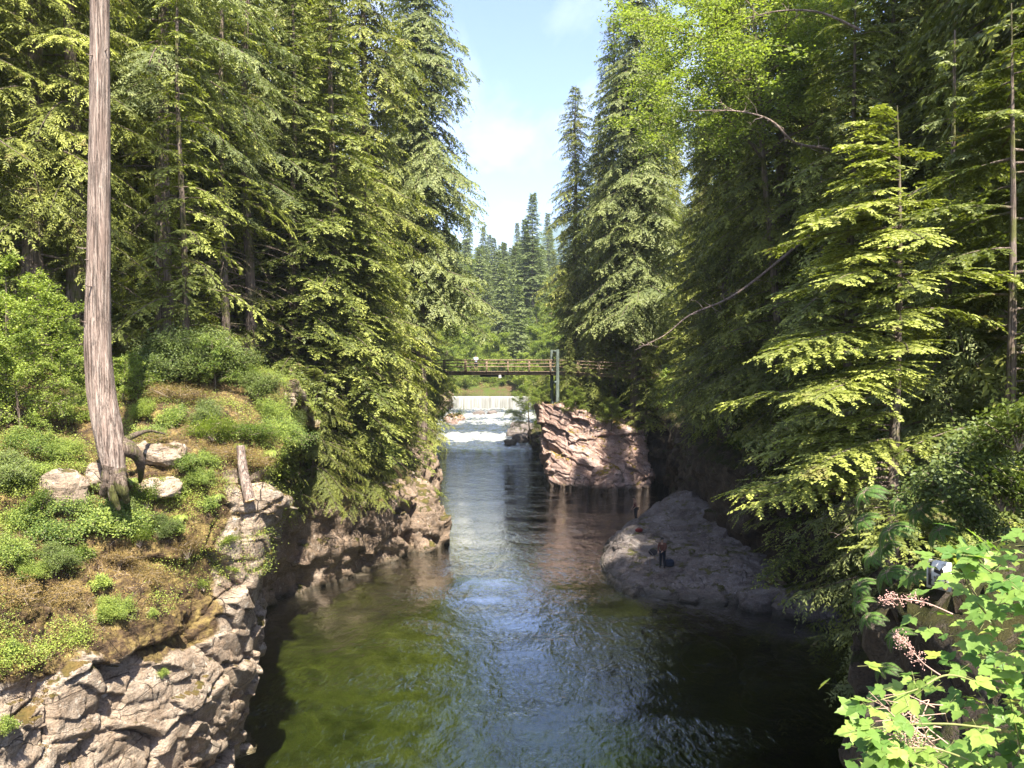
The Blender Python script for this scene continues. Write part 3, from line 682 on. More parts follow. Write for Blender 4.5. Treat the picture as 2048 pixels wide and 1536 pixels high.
# ------------------------------------------------------------------ vegetation generators
QUAD_F = np.array([[0, 1, 2, 3]])
def leaves(g_, p, d, s, L, W, m=0, tip=0.):
    n = len(p)
    if n == 0: return
    L = np.broadcast_to(L, (n,))[:, None]; W = np.broadcast_to(W, (n,))[:, None]
    V = np.stack([p, p+d*L*.42+s*W*.5, p+d*L, p+d*L*.42-s*W*.5], 1).reshape(-1, 3)
    g_.add(V, np.arange(4*n).reshape(-1, 4), m, tip)
def conifer(name, seed, H, cb, R, nbr, kind, leafL, leafW, sub_sp, leaf_sp, mat, trunk_r, dead=0, prof=None, droop=1.0, barkm=None, lean=0, side=None):
    """returns [(part name, mesh)] : trunk (with limbs) and crown"""
    rs = np.random.RandomState(seed)
    tg = Geo(); cg = Geo()
    zz = np.linspace(-1.5, H, 16); off = np.stack([lean*(zz/H)**2*H+.12*np.sin(zz*.35+seed), .1*np.cos(zz*.27+seed), zz], 1)
    rad = trunk_r*(1-.93*np.clip(zz, 0, H)/H)*(1+.35*np.exp(-np.clip(zz, 0, H)/.7))
    tg.tube(off, rad, 10, rough=.06, seed=seed)
    def axis(z): return np.array([np.interp(z, zz, off[:, 0]), np.interp(z, zz, off[:, 1]), z])
    for i in range(nbr+dead):
        isdead = i >= nbr
        if isdead:
            z = rs.uniform(.12*H, max(cb, .2*H)); L = R*rs.uniform(.25, .75); u = 0
        else:
            u = ((i+rs.rand())/nbr)**.92; z = cb+(H-cb-.2)*u
            pr = (1-u)**.72*(.55+.45*min(1, u*5+.25)) if prof is None else prof(u)
            L = max(.35, R*pr*rs.uniform(.7, 1.15))
        az = i*2.39996+rs.uniform(-.5, .5)
        if side is not None and rs.rand() < .6: az = side+rs.uniform(-1.2, 1.2)
        h = np.array([math.cos(az), math.sin(az), 0])
        if kind == 'cedar': a, b, c = rs.uniform(-.05, .15), -rs.uniform(.55, .85), .25
        elif kind == 'hemlock': a, b, c = rs.uniform(.02, .25)*droop, -rs.uniform(.30, .5)*droop, -.02
        else: a, b, c = rs.uniform(-.05, .12), -rs.uniform(.15, .35), .12
        if u > .85: a += (u-.85)*5
        tt = np.linspace(0, 1, 8)
        base = axis(z); sway = np.cross(h, (0, 0, 1))*rs.uniform(-.12, .12)
        cur = lambda t: base+h*(L*t)[:, None]+np.array([0, 0, 1.])*(L*(a*t+b*t*t+c*t**3))[:, None]+sway*(L*t*t)[:, None]
        pts = cur(tt)
        tg.tube(pts, np.linspace(max(.012, L*.014), .004, 8), 4, cap=False)
        if isdead:
            m = 14; ts = rs.uniform(.2, 1, m); q = cur(ts)
            dd = nrm(h*.6+rs.randn(m, 3)*.5); l = rs.uniform(.15, .5, m)*L*.35
            for k in range(m): tg.tube([q[k], q[k]+dd[k]*l[k]*.6, q[k]+dd[k]*l[k]+np.array([0, 0, -.05])], [.008, .005, .003], 3, cap=False)
            continue
        ns = max(4, int(L*.85/sub_sp)); ts = np.linspace(.13, .99, ns)+rs.uniform(-.02, .02, ns)
        ts = np.repeat(ts, 2); sg = np.tile([1, -1], ns); n = len(ts)
        q = cur(ts); e = .01; T = nrm(cur(ts+e)-cur(ts-e)); S = nrm(np.cross(T, (0, 0, 1))); U = np.cross(S, T)
        sl = L*.42*(1.05-ts*.78)*rs.uniform(.3, 1.3, n)*np.minimum(1, ts*3+.2)+leafL*1.2
        ang = np.radians(rs.uniform(32, 80, n))
        D_ = nrm(T*np.cos(ang)[:, None]+S*(sg*np.sin(ang))[:, None]+U*rs.uniform(-.3, .2, n)[:, None])
        dr = rs.uniform(.45, 1.1, n) if kind == 'cedar' else rs.uniform(.1, .45, n)
        # leaflets along each sub branch
        kmax = max(4, int(sl.max()/leaf_sp)); kk = (np.arange(kmax)+.5)
        dist = kk[None]*leaf_sp; ok = dist < sl[:, None]
        f = dist/sl[:, None]
        pos = q[:, None]+D_[:, None]*dist[..., None]+np.array([0, 0, -1.])*(dr[:, None]*dist*f*.55)[..., None]
        sub_t = nrm(D_[:, None]+np.array([0, 0, -1.])*(dr[:, None]*f*1.1)[..., None])
        ss = nrm(np.cross(sub_t, U[:, None]+rs.uniform(-.25, .25, (n, 1, 3))))
        for sgn in (1, -1):
            A = np.radians(rs.uniform(20, 70, dist.shape))
            ld = nrm(sub_t*np.cos(A)[..., None]+ss*(sgn*np.sin(A))[..., None]+rs.normal(0, .12, pos.shape)+np.array([0, 0, -.25 if kind == 'cedar' else -.08]))
            nn = np.cross(sub_t, ss)+rs.normal(0, .45, pos.shape)
            sd = nrm(np.cross(ld, nn))
            ll = leafL*(1.1-.5*f)*rs.uniform(.7, 1.25, dist.shape)
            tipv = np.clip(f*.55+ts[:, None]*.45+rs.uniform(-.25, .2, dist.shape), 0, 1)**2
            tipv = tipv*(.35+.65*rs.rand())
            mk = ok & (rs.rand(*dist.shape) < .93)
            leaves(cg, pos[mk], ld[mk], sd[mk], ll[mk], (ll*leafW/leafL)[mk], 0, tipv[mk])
    return [('trunk', tg.mesh('trunk', barkm or BARK, True)), ('crown', cg.mesh('crown', mat))]
def broadleaf(name, seed, H, R, n_limb, leafs, lsz, mat, trunk_r, cbf=.25, barkm=None, arch=None):
    rs = np.random.RandomState(seed); tg = Geo(); cg = Geo()
    zz = np.linspace(-1, H*.85, 12); off = np.stack([.3*np.sin(zz*.3+seed), .25*np.cos(zz*.23+seed), zz], 1)
    tg.tube(off, trunk_r*(1-.85*np.clip(zz, 0, H)/H), 9, rough=.05, seed=seed)
    tipsP = []; 
    for i in range(n_limb):
        u = (i+rs.rand())/n_limb; z = H*(cbf+(.85-cbf)*u)
        az = i*2.4+rs.uniform(-.6, .6); L = R*(1.05-.55*u)*rs.uniform(.7, 1.15)
        h = np.array([math.cos(az), math.sin(az), 0]); t = np.linspace(0, 1, 8)
        base = np.array([np.interp(z, zz, off[:, 0]), np.interp(z, zz, off[:, 1]), z])
        pts = base+h*(L*t)[:, None]+np.array([0, 0, 1.])*(L*(.65*t-.35*t*t))[:, None]+np.cumsum(rs.normal(0, .04*L, (8, 3)), 0)*t[:, None]
        tg.tube(pts, np.linspace(trunk_r*.28*(1-u*.5), .012, 8), 5, cap=False)
        for k in range(20):
            s = rs.uniform(.2, 1); c = np.array([np.interp(s, t, pts[:, a]) for a in range(3)])
            d = nrm(h*.6+rs.randn(3)*.6+np.array([0, 0, .1])); l = L*rs.uniform(.18, .42)
            e = c+d*l+np.array([0, 0, -.1*l]); tg.tube([c, (c+e)/2+np.array([0, 0, .05*l]), e], [.018, .01, .004], 3, cap=False)
            tipsP.append((c, e))
    m = leafs//len(tipsP)
    for c, e in tipsP:
        s = rs.uniform(.15, 1.05, m)[:, None]; L = np.linalg.norm(e-c)
        p = c+(e-c)*s+rs.normal(0, .06*L+lsz*.7, (m, 3))*np.array([1, 1, .55])
        d = nrm(rs.randn(m, 3)*np.array([1, 1, .45])+np.array([0, 0, -.15])); nn = nrm(rs.randn(m, 3)*.5+np.array([0, -.1, 1]))
        leaves(cg, p, d, nrm(np.cross(d, nn)), lsz*rs.uniform(.7, 1.3, m), lsz*.62*rs.uniform(.7, 1.2, m), 0, rs.uniform(.1, 1, m)*rs.uniform(.5, 1))
    return [('trunk', tg.mesh('trunk', barkm or BARK, True)), ('crown', cg.mesh('crown', mat))]
def plant(kindname, proto, x, y, s=1.0, rz=0, label='', cat='tree', group=None, z=None, sz=None):
    r = empty(kindname, (x, y, gz(x, y)-.1 if z is None else z), rz, (s, s, s*(sz or 1)))
    tag(r, label, cat, group)
    for nm, me in proto: link(nm, me, r)
    return r
# ------------------------------------------------------------------ tree prototypes
def X(px, D): return (px-1024)/F*D
full = lambda u: (1-u)**.5*(.75+.25*min(1, u*6+.3))*(.85+.2*math.sin(u*23))
slim = lambda u: (1-u)**.85*(.6+.4*min(1, u*5+.3))
PR = {}
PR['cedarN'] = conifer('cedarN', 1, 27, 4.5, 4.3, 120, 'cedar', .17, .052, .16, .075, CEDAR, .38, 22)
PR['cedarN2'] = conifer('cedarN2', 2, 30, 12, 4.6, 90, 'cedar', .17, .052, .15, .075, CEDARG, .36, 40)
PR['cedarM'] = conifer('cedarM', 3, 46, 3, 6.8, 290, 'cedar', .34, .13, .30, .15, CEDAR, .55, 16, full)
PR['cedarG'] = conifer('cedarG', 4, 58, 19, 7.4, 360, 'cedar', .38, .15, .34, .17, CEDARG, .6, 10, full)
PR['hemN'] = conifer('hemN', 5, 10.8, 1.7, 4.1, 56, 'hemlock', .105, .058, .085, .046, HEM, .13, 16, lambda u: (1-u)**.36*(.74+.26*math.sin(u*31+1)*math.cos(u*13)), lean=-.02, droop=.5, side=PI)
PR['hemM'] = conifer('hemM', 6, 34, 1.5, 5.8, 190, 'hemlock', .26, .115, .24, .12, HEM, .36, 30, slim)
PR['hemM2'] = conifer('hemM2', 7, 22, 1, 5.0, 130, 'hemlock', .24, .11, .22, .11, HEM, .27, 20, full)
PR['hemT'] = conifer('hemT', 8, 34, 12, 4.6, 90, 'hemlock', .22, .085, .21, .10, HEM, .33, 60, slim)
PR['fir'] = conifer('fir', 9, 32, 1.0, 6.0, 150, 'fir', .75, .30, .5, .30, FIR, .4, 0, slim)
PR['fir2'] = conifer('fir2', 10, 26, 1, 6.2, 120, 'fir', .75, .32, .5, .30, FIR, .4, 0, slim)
PR['alder'] = broadleaf('alder', 11, 15, 5.2, 26, 42000, .15, ALDER, .2)
PR['alder2'] = broadleaf('alder2', 12, 11, 4.8, 22, 26000, .16, ALDER, .16, .1)
PR['alderF'] = broadleaf('alderF', 13, 13, 5.5, 20, 15000, .36, ALDER, .22, .05)
PR['maple'] = broadleaf('maple', 14, 25, 8.5, 30, 90000, .15, ALDER, .24, .55)
PR['sapling'] = broadleaf('sapling', 15, 4.2, 1.7, 22, 16000, .075, SHRUB, .05, .06)
PR['sapling2'] = broadleaf('sapling2', 16, 2.6, 1.3, 20, 12000, .07, SHRUB, .035, .04)
FOREST_L, FOREST_R = 'trees of the forest on the left bank', 'trees of the forest on the right bank'
def tree(pr, px, D, s, rz, label, kind='conifer_tree', cat='tree', sz=None, z=None, x=None, group=None):
    xx = X(px, D) if x is None else x
    return plant(kind, PR[pr], xx, D, s, rz, label, cat, group, z, sz)
HAND = []
def T_(*a, **k): HAND.append((X(a[1], a[2]) if k.get('x') is None else k['x'], a[2])); return tree(*a, **k)
# left bank
T_('cedarG', 843, 77, 1.04, .3, 'tallest grey-green cedar edging the left side of the open sky')
T_('cedarM', 1225, 90, .95, 3.3, 'cedar between the sunlit one and the tall grey-green one on the right bank')
T_('cedarM', 730, 58, .95, 1.1, 'tall cedar just left of the grey-green cedar at the sky gap')
T_('hemM', 668, 49, 1.05, 2.0, 'hemlock with yellow-green boughs in the middle of the left bank')
T_('hemM2', 758, 63, 1.0, .5, 'bright hemlock leaning over the mossy prow of rock', z=6.5)
T_('hemM2', 812, 104, 1.0, 1.9, 'slim hemlock on the left bank just before the footbridge rapids')
T_('cedarM', 845, 119, .7, 2.4, 'dark cedar on the left bank beside the white rapids')
T_('hemM', 775, 66, .9, 4.1, 'hemlock standing behind the bright one above the prow')
T_('hemM2', 735, 52, .82, 3.4, 'low bushy hemlock over the shaded left wall', z=8.5)
T_('hemM', 590, 47, .92, 5.2, 'hemlock rising behind the mossy mound')
T_('hemM2', 655, 49, .8, .2, 'small hemlock with layered bright boughs right of the mossy mound')
T_('hemT', 367, 33, .85, 0, 'thin straight trunk right of the bare cedar trunk', sz=1.2)
T_('cedarN2', 333, 36, 1.25, 1, 'thickest dark trunk in the forest right of the bare cedar trunk')
T_('hemT', 450, 41, .8, 2, 'thin grey trunk between the two darker ones on the left bank', sz=1.25)
T_('cedarN2', 498, 44, 1.1, 3, 'reddish split trunk farthest right of the left forest trunks')
T_('cedarN', 75, 31, 1.15, 4, 'cedar with feathery drooping boughs left of the bare trunk')
T_('cedarN', -70, 29, 1.1, 1, 'cedar whose lowest boughs hang in from the left picture edge')
T_('cedarN', 150, 32, 1.1, 2, 'shaded cedar directly behind the bare trunk')
T_('cedarN', 270, 45, 1.2, 5, 'cedar filling the gap behind the thickest dark trunk')
T_('cedarM', 420, 47, .85, 1.7, 'dark cedar behind the thin trunks of the left bank')
T_('cedarM', 560, 54, .9, 2.9, 'cedar behind the hemlock that rises over the mossy mound')
# right bank
T_('cedarG', 1272, 84, 1.03, 2.2, 'tall grey-green cedar edging the right side of the open sky')
T_('cedarM', 1150, 96, .84, .4, 'sunlit cedar above the right end of the footbridge')
T_('hemM2', 1158, 108, 1.05, 4.4, 'small hemlock at the right edge of the sky gap behind the tower')
T_('cedarM', 1410, 66, .6, 3.2, 'dark cedar right of the pink outcrop')
T_('cedarM', 1450, 57, .80, 4.0, 'broad dark cedar drooping over the grey rock slab')
T_('hemM2', 1375, 76, .7, 5.0, 'yellowish hemlock hanging over the pink outcrop', z=10)
T_('maple', 1560, 48, 1.2, .9, 'yellow-green broadleaf tree leaning out above the right bank', kind='broadleaf_tree', z=8).rotation_euler = (0, -.17, .9)
T_('cedarM', 1560, 48, .9, 5.2, 'cedar standing behind the cave on the right bank')
T_('hemM', 1640, 44, .95, .2, 'dark hemlock behind the layered front hemlock')
T_('hemN', 1800, 16.6, 1.05, 0.15, 'small hemlock with flat bright layered boughs above the dark cave', z=8.6, sz=.86)
T_('cedarN2', 1893, 19, .88, .9, 'big dark straight trunk right of the layered hemlock')
T_('hemN', 2010, 16.5, 1.1, 4.1, 'young hemlock with lit boughs at the right picture edge', z=8.6)
T_('cedarN', 2075, 24, 1.1, 3, 'cedar with hanging sprays in the upper right corner')
T_('hemM', 1960, 30, .9, 1.2, 'tall hemlock behind the big dark straight trunk')
T_('hemM2', 1700, 33, .95, 3.9, 'hemlock growing on the rim of the cave', z=8)
T_('cedarM', 1780, 38, .85, .6, 'dark cedar between the layered hemlock and the deep forest')
T_('cedarM', 0, 29, 1., 2.5, 'tall shading cedar rooted on the rim right of the cave', x=20.5)  # this and the next three cedars are added to shade slab and water
T_('cedarM', 0, 18.5, .9, 1.5, 'tall shading cedar added just outside the right picture edge', x=16)
T_('cedarM', 0, 36, 1.2, 3.5, 'broad shading cedar added over the cave behind the layered front hemlock', x=20.2, sz=.85)
T_('cedarM', 0, 25, 1.05, .7, 'shading cedar added on the cave rim, half hidden behind the big dark straight trunk', x=19.2)
# right bank shore bushes round the bridge tower, weir and pond
for i, (pr, px, D, s, z, lb) in enumerate([('alder2', 1110, 101, .55, 5, 'bright bush at the foot of the bridge tower'), ('alder2', 1112, 88.5, .36, 8.2, 'bright bush on top of the pink outcrop'),
        ('alder2', 1060, 120, .8, 1.5, 'bright green tree overhanging the gravel bar'), ('alder2', 1085, 140, .85, 4, 'green tree beside the right end of the weir'),
        ('alder2', 893, 163, .8, 5.8, 'bright bush overhanging the left end of the weir'), ('alder2', 856, 119, .6, 4.6, 'green bush overhanging the pink rock by the rapids'),
        ('alderF', 930, 200, .7, 5.8, 'round green bush on the far left shore of the pond'), ('alderF', 965, 205, .55, 5.6, 'dark bush in the middle of the far pond shore'), ('alderF', 1005, 203, .7, 5.8, 'pale green bush on the far right shore of the pond'), ('alderF', 1045, 198, .8, 5.8, 'green tree at the right corner of the pond'), ('alderF', 895, 190, .9, 6, 'green tree at the left corner of the pond')]):
    T_(pr, px, D, s, i*1.3, lb, kind='broadleaf_bush' if s < .7 else 'broadleaf_tree', cat='bush' if s < .7 else 'tree', z=z)
T_('hemM2', 1140, 84.2, .34, 2, 'young yellowish hemlock in front of the bridge tower on the pink outcrop', z=8.2)
T_('hemM2', 1178, 85, .36, 3, 'young hemlock under the right end of the footbridge', z=7.2)
T_('alder2', 852, 82, .82, 2, 'leafy tree hiding the left end of the footbridge', kind='broadleaf_tree', z=4.8)
T_('hemM2', 1292, 83.2, .60, 1, 'young hemlock hiding the right end of the footbridge', z=5.4)
T_('hemM2', 1205, 86, .36, 4.4, 'small hemlock on the middle of the pink outcrop', z=6.6)
T_('alder2', 1082, 85.6, .26, 1, 'small bright bush on the river corner of the pink outcrop', kind='broadleaf_bush', cat='bush', z=8.1)
T_('alder2', 1152, 83.2, .30, 3, 'bright bush on the front rim of the pink outcrop', kind='broadleaf_bush', cat='bush', z=7.5)
T_('alder2', 1222, 82.6, .34, 5, 'green bush on the bank end of the pink outcrop', kind='broadleaf_bush', cat='bush', z=6.0)
T_('cedarM', 800, 88, 1.08, 2.1, 'tall cedar behind the grey-green cedar of the left sky edge')
T_('hemM2', 1955, 20.8, .72, 2.2, 'bushy hemlock just behind the right edge hemlock', sz=1.1)
# filler forest, individuals placed by rejection
rs = np.random.RandomState(12)
def fillers(n, xr, yr, side, mind, protos, label, group):
    c = 0; tries = 0
    while c < n and tries < 6000:
        tries += 1
        x = rs.uniform(*xr); y = rs.uniform(*yr)
        if side:
            e = np.interp(y, (LEFT if side < 0 else RIGHT)[:, 1], (LEFT if side < 0 else RIGHT)[:, 0])
            if (x-e)*side < (2.5 if y > 60 else 6): continue
        if abs(x)/y > .74 or (side == 0 and not (-.16 < x/y < .17)): continue
        if side > 0 and y < 86 and x < 25 and y > 50: continue
        if any((x-a)**2+(y-b)**2 < mind**2*(1+y/120) for a, b in HAND): continue
        if abs(x) < 9+.02*y and y < 190: continue
        pr = protos[rs.randint(len(protos))]
        HAND.append((x, y))
        s = rs.uniform(.75, 1.1)
        plant('broadleaf_tree' if pr.startswith('ald') else 'conifer_tree', PR[pr], x, y, s, rs.uniform(0, 6.3), label if not pr.startswith('ald') else label.replace('conifer', 'broadleaf tree'), 'tree', group, sz=rs.uniform(.85, 1.15)); c += 1
fillers(46, (-62, -13), (44, 185), -1, 4.0, ['cedarM', 'hemM', 'hemM', 'cedarM', 'hemM2'], 'conifer deep in the forest behind the left bank trees', FOREST_L)
fillers(8, (-36, -18), (36, 60), -1, 3.4, ['cedarM', 'hemM'], 'conifer deep in the forest behind the left bank trees', FOREST_L)
fillers(40, (15, 62), (52, 185), 1, 4.0, ['cedarM', 'hemM', 'hemM', 'hemM2', 'cedarM'], 'conifer deep in the forest behind the right bank trees', FOREST_R)
fillers(9, (22, 40), (30, 56), 1, 3.4, ['cedarM', 'hemM'], 'conifer deep in the forest behind the right bank trees', FOREST_R)
fillers(80, (-42, 46), (197, 268), 0, 3.0, ['alderF', 'alderF', 'fir2', 'alderF'], 'conifer on the lower slope beyond the pond', 'trees on the lower slope beyond the pond')
fillers(150, (-66, 70), (262, 430), 0, 3.0, ['fir', 'fir2', 'fir2', 'alderF'], 'conifer on the upper slope beyond the pond', 'trees on the upper slope beyond the pond')
plant('conifer_tree', PR['fir'], X(1065, 235), 235, 1.0, 0, 'tallest fir standing up against the sky in the valley gap', 'tree', z=31, sz=1.0)
plant('conifer_tree', PR['fir'], X(1050, 236), 240, .85, 2, 'second fir close to the left of the tallest one in the valley gap', 'tree', z=29)
# blue mountain
def mountain():
    xs = np.linspace(-500, 1500, 90); ys = np.linspace(1700, 3600, 50); Xm, Ym = np.meshgrid(xs, ys, indexing='ij')
    Z = 555*np.exp(-((Xm-430)/640)**2-((Ym-2600)/480)**2)+40*fbm(np.stack([Xm/160, Ym/160, Xm*0], -1).reshape(-1, 3), 4, 2).reshape(Xm.shape)
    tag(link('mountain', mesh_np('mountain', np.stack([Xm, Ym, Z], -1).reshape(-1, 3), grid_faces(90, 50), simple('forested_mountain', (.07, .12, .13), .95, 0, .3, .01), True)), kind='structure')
mountain()
# ------------------------------------------------------------------ shrubs, moss and small plants of the ledge
def shrub_proto(seed, R, H, n, lsz, mat, stems=14, brown=False, ovate=.6, flatness=.5):
    rs = np.random.RandomState(seed); g_ = Geo(); t_ = Geo(); ends = []
    for i in range(stems):
        az = rs.uniform(0, 6.28); r = R*math.sqrt(rs.rand()); h = H*rs.uniform(.45, 1)*(1-.4*(r/R)**2)
        e = np.array([r*math.cos(az), r*math.sin(az), h]); m_ = e*np.array([.4, .4, .6])+rs.randn(3)*.05*R
        t_.tube([(0, 0, -.1), m_, e], [.012+.006*R, .008, .003], 4, cap=False); ends.append((m_, e))
        for k in range(3):
            s = m_+(e-m_)*rs.rand(); f = s+rs.randn(3)*np.array([.28, .28, .12])*R; t_.tube([s, f], [.005, .002], 3, cap=False); ends.append((s, f))
    m = max(3, n//len(ends))
    for a, b in ends:
        s = rs.uniform(.1, 1.1, m)[:, None]; p = a+(b-a)*s+rs.normal(0, .07*R+lsz*.6, (m, 3))
        d = nrm(rs.randn(m, 3)*np.array([1, 1, flatness])); nn = nrm(rs.randn(m, 3)*.45+np.array([0, -.15, 1]))
        leaves(g_, p, d, nrm(np.cross(d, nn)), lsz*rs.uniform(.6, 1.3, m), lsz*ovate*rs.uniform(.7, 1.2, m), 0, rs.uniform(0, 1, m)*rs.uniform(.5, 1))
    return [('stems', t_.mesh('stems', DEADT)), ('foliage', g_.mesh('foliage', mat))]
def fern_proto(seed, n=11, L=.55, mat=FERN, hang=1.0):
    rs = np.random.RandomState(seed); g_ = Geo(); t_ = Geo()
    for i in range(n):
        az = i/n*6.28+rs.uniform(-.3, .3); h = np.array([math.cos(az), math.sin(az), 0]); l = L*rs.uniform(.7, 1.15)
        t = np.linspace(0, 1, 10); pts = h*(l*.8*t)[:, None]+np.array([0, 0, 1])*(l*(.55*t-.95*hang*t*t))[:, None]
        t_.tube(pts, np.linspace(.006, .002, 10), 3, cap=False)
        ts = np.repeat(np.linspace(.12, .98, 26), 2); sg = np.tile([1, -1], 26)
        q = h*(l*.8*ts)[:, None]+np.array([0, 0, 1])*(l*(.55*ts-.95*hang*ts*ts))[:, None]
        T = nrm(h[None]*.8+np.array([0, 0, 1])*(.55-1.9*hang*ts)[:, None]); S = nrm(np.cross(T, (0, 0, 1.)))
        d = nrm(S*sg[:, None]+T*.35+np.array([0, 0, -.15])); ll = l*.24*np.sin(np.pi*(ts*.85+.12))+.02
        leaves(g_, q, d, nrm(T-d*(T*d).sum(1)[:, None]), ll, ll*.22, 0, rs.uniform(.2, .9, 52))
    return [('stems', t_.mesh('stems', DEADT)), ('fronds', g_.mesh('fronds', mat))]
SP = {'low': shrub_proto(1, .55, .42, 5200, .050, SHRUB, 26), 'tuft': shrub_proto(2, .30, .34, 2200, .045, SHRUB, 16), 'wide': shrub_proto(3, 1.0, .55, 11000, .055, SHRUB, 40, flatness=.3),
      'dark': shrub_proto(4, 1.1, 1.3, 12000, .07, SALAL, 30), 'fresh': shrub_proto(5, .8, 1.0, 9000, .065, ALDER, 26), 'ivy': shrub_proto(6, .7, .5, 3200, .075, SALAL, 24, ovate=.7),
      'dry': shrub_proto(7, .6, .4, 5200, .045, MOSS, 30, ovate=.25)}
def shrub(pr, px, py, s, label, rz=0, group=None, name='shrub', cat='shrub', dz=0):
    p, n = on_cliff(px, py); r = empty(name, tuple(p+np.array([0, 0, dz-.02])), rz, s); tag(r, label, cat, group)
    nv = Vector(n) if n[2] > 0 else Vector(-n)
    nv = (nv+Vector((0, 0, 1.2))).normalized(); r.rotation_euler = nv.to_track_quat('Z', 'Y').to_euler()
    for nm, me in SP[pr]: link(nm, me, r)
for i, a in enumerate([
    ('low', 362, 925, .85, 'light green shrub on the lip below the root mat'), ('fresh', 300, 1010, .75, 'lush green shrub growing below the bare trunk, right side'), ('low', 205, 1050, 1.3, 'yellow-green shrub carpet just below the bare trunk'),
    ('low', 95, 1075, 1.2, 'yellow-green shrub on the mossy slope far left of the trunk'), ('low', 140, 1010, 1.0, 'small-leaved shrub under the white boulder'), ('tuft', 205, 1165, .9, 'small bright shrub in the middle of the mossy slope'),
    ('fresh', 225, 1225, .55, 'bright leafy shrub above the slab edge of the slope'), ('tuft', 412, 1175, .85, 'bright green tuft on the rock shelf by the cliff edge'), ('tuft', 308, 1225, .5, 'little green tuft on the mossy knob'),
    ('fresh', 285, 1085, .62, 'fresh green shrub between trunk and cliff edge'), ('low', 20, 1110, 1.0, 'yellowish shrub at the left picture edge, mid slope'), ('tuft', 330, 1345, .5, 'tiny plant in a crack of the bare rock face'),
    ('tuft', 25, 1300, .8, 'green tuft at the left picture edge above the rock face'), ('tuft', 15, 1455, .7, 'yellow-green tuft low on the left picture edge'), ('low', 60, 955, 1.1, 'dark-stemmed shrub left of the white boulder'),
    ('wide', 430, 872, .9, 'flat green shrub carpet on the left part of the overhanging mound'), ('wide', 505, 868, .9, 'flat green shrub carpet in the middle of the overhanging mound'), ('wide', 575, 872, .95, 'shrub carpet spilling over the cliff edge at the mound tip'),
    ('dry', 600, 905, 1.0, 'dry brown shrubbery hanging at the mound tip'), ('dry', 470, 905, 1.0, 'dry brown twiggy shrub under the green carpet'), ('low', 350, 835, 1.1, 'shrub on the brown mound right of the trunk'),
    ('dark', 300, 765, 1.0, 'dark green shrub at the forest edge right of the trunk'), ('dark', 385, 750, 1.0, 'dark green shrub in the middle of the forest edge'), ('dark', 465, 745, .95, 'dark green shrub at the gorge end of the forest edge'),
    ('dark', 520, 790, .8, 'dark shrub behind the flat green carpet'), ('dry', 330, 790, 1.2, 'orange-brown dry clump on top of the mound'), ('dry', 400, 800, 1.1, 'dry brown clump beside the orange-brown one on the mound'),
    ('dry', 40, 905, 1.1, 'orange dry moss hummock at the left edge above the slope'), ('dry', 20, 1190, 1.2, 'golden dry hummock at the left edge, mid slope'), ('dry', 240, 1120, .9, 'brown dry clump between the green shrubs'),
    ('dry', 380, 1110, 1.1, 'brown mossy hummock near the cliff edge'), ('low', 470, 1085, .55, 'small shrub right at the cliff edge'), ('low', 130, 1120, .9, 'low shrub on the brown part of the slope'), ('tuft', 420, 1010, .9, 'green tuft right of the lush shrub'),
    ('low', 255, 1045, 1.1, 'yellow-green shrub between the trunk foot and the lush shrub'), ('low', 50, 1040, 1.1, 'yellowish shrub at the left edge just below the brown bank'), ('tuft', 170, 1110, 1.0, 'fresh green tuft below the shrub carpet of the slope'), ('tuft', 350, 1060, 1.0, 'fresh tuft between lush shrub and cliff edge'),
    ('fresh', 60, 1150, .45, 'leafy green plant low on the mossy slope at the left'), ('low', 185, 965, .7, 'small shrub between the white boulder and the trunk'), ('dry', 300, 1150, .9, 'dry tangle in the middle of the mossy slope'), ('dry', 120, 1190, 1.0, 'dry tangle above the bare rock face'), ('low', 410, 920, .8, 'dark green shrub in the hollow beside the pale block'),
    ('dry', 520, 915, .9, 'dry hanging roots and twigs under the mound, gorge side'), ('dry', 420, 905, .9, 'dry hanging twigs under the left end of the mound'), ('low', 300, 870, .9, 'low green shrub on the brown mound above the pale block'), ('tuft', 460, 1150, .6, 'small tuft in a pocket of the pale cliff edge'), ('low', 85, 1010, .9, 'leafy shrub directly below the white boulder')]):
    shrub(*a, rz=i)
for i, a in enumerate([('fresh', 270, 770, 1.1, 'bright shrub against the right side of the bare trunk'), ('dark', 340, 735, 1.25, 'big dark shrub at the forest edge, left of the middle one'), ('dark', 420, 735, 1.25, 'big dark shrub at the forest edge, gorge side'),
    ('fresh', 500, 760, .9, 'green shrub on the far shoulder of the mound'), ('fresh', 540, 830, .75, 'leafy shrub on the shoulder above the cliff edge'), ('dark', 590, 850, .6, 'dark shrub overhanging the gorge beside the mound'),
    ('fresh', 290, 830, .6, 'leafy shrub on the mound right beside the trunk'), ('dry', 360, 800, 1.5, 'big golden-brown dry clump on the mound crest'), ('dry', 300, 880, 1.0, 'brown root tangle over the pale block'), ('dark', 420, 840, .55, 'dark shrub in the dip of the mound'),
    ('fresh', 60, 900, .75, 'leafy shrub at the foot of the left thicket'), ('fresh', 130, 910, .6, 'leafy shrub between the thicket and the white boulder'), ('dark', 20, 960, .6, 'dark shrub at the left picture edge above the slope'), ('fresh', 340, 985, .55, 'fern-like shrub below the pale block'),
    ('dark', 240, 1020, .4, 'dark little shrub at the trunk foot, gorge side'), ('fresh', 400, 960, .5, 'light shrub in the rock hollow near the log'), ('dark', 110, 1130, .45, 'dark low shrub on the mid slope'), ('dark', 330, 1060, .4, 'dark low shrub left of the pale cliff edge')]):
    shrub(*a, rz=i*1.7)
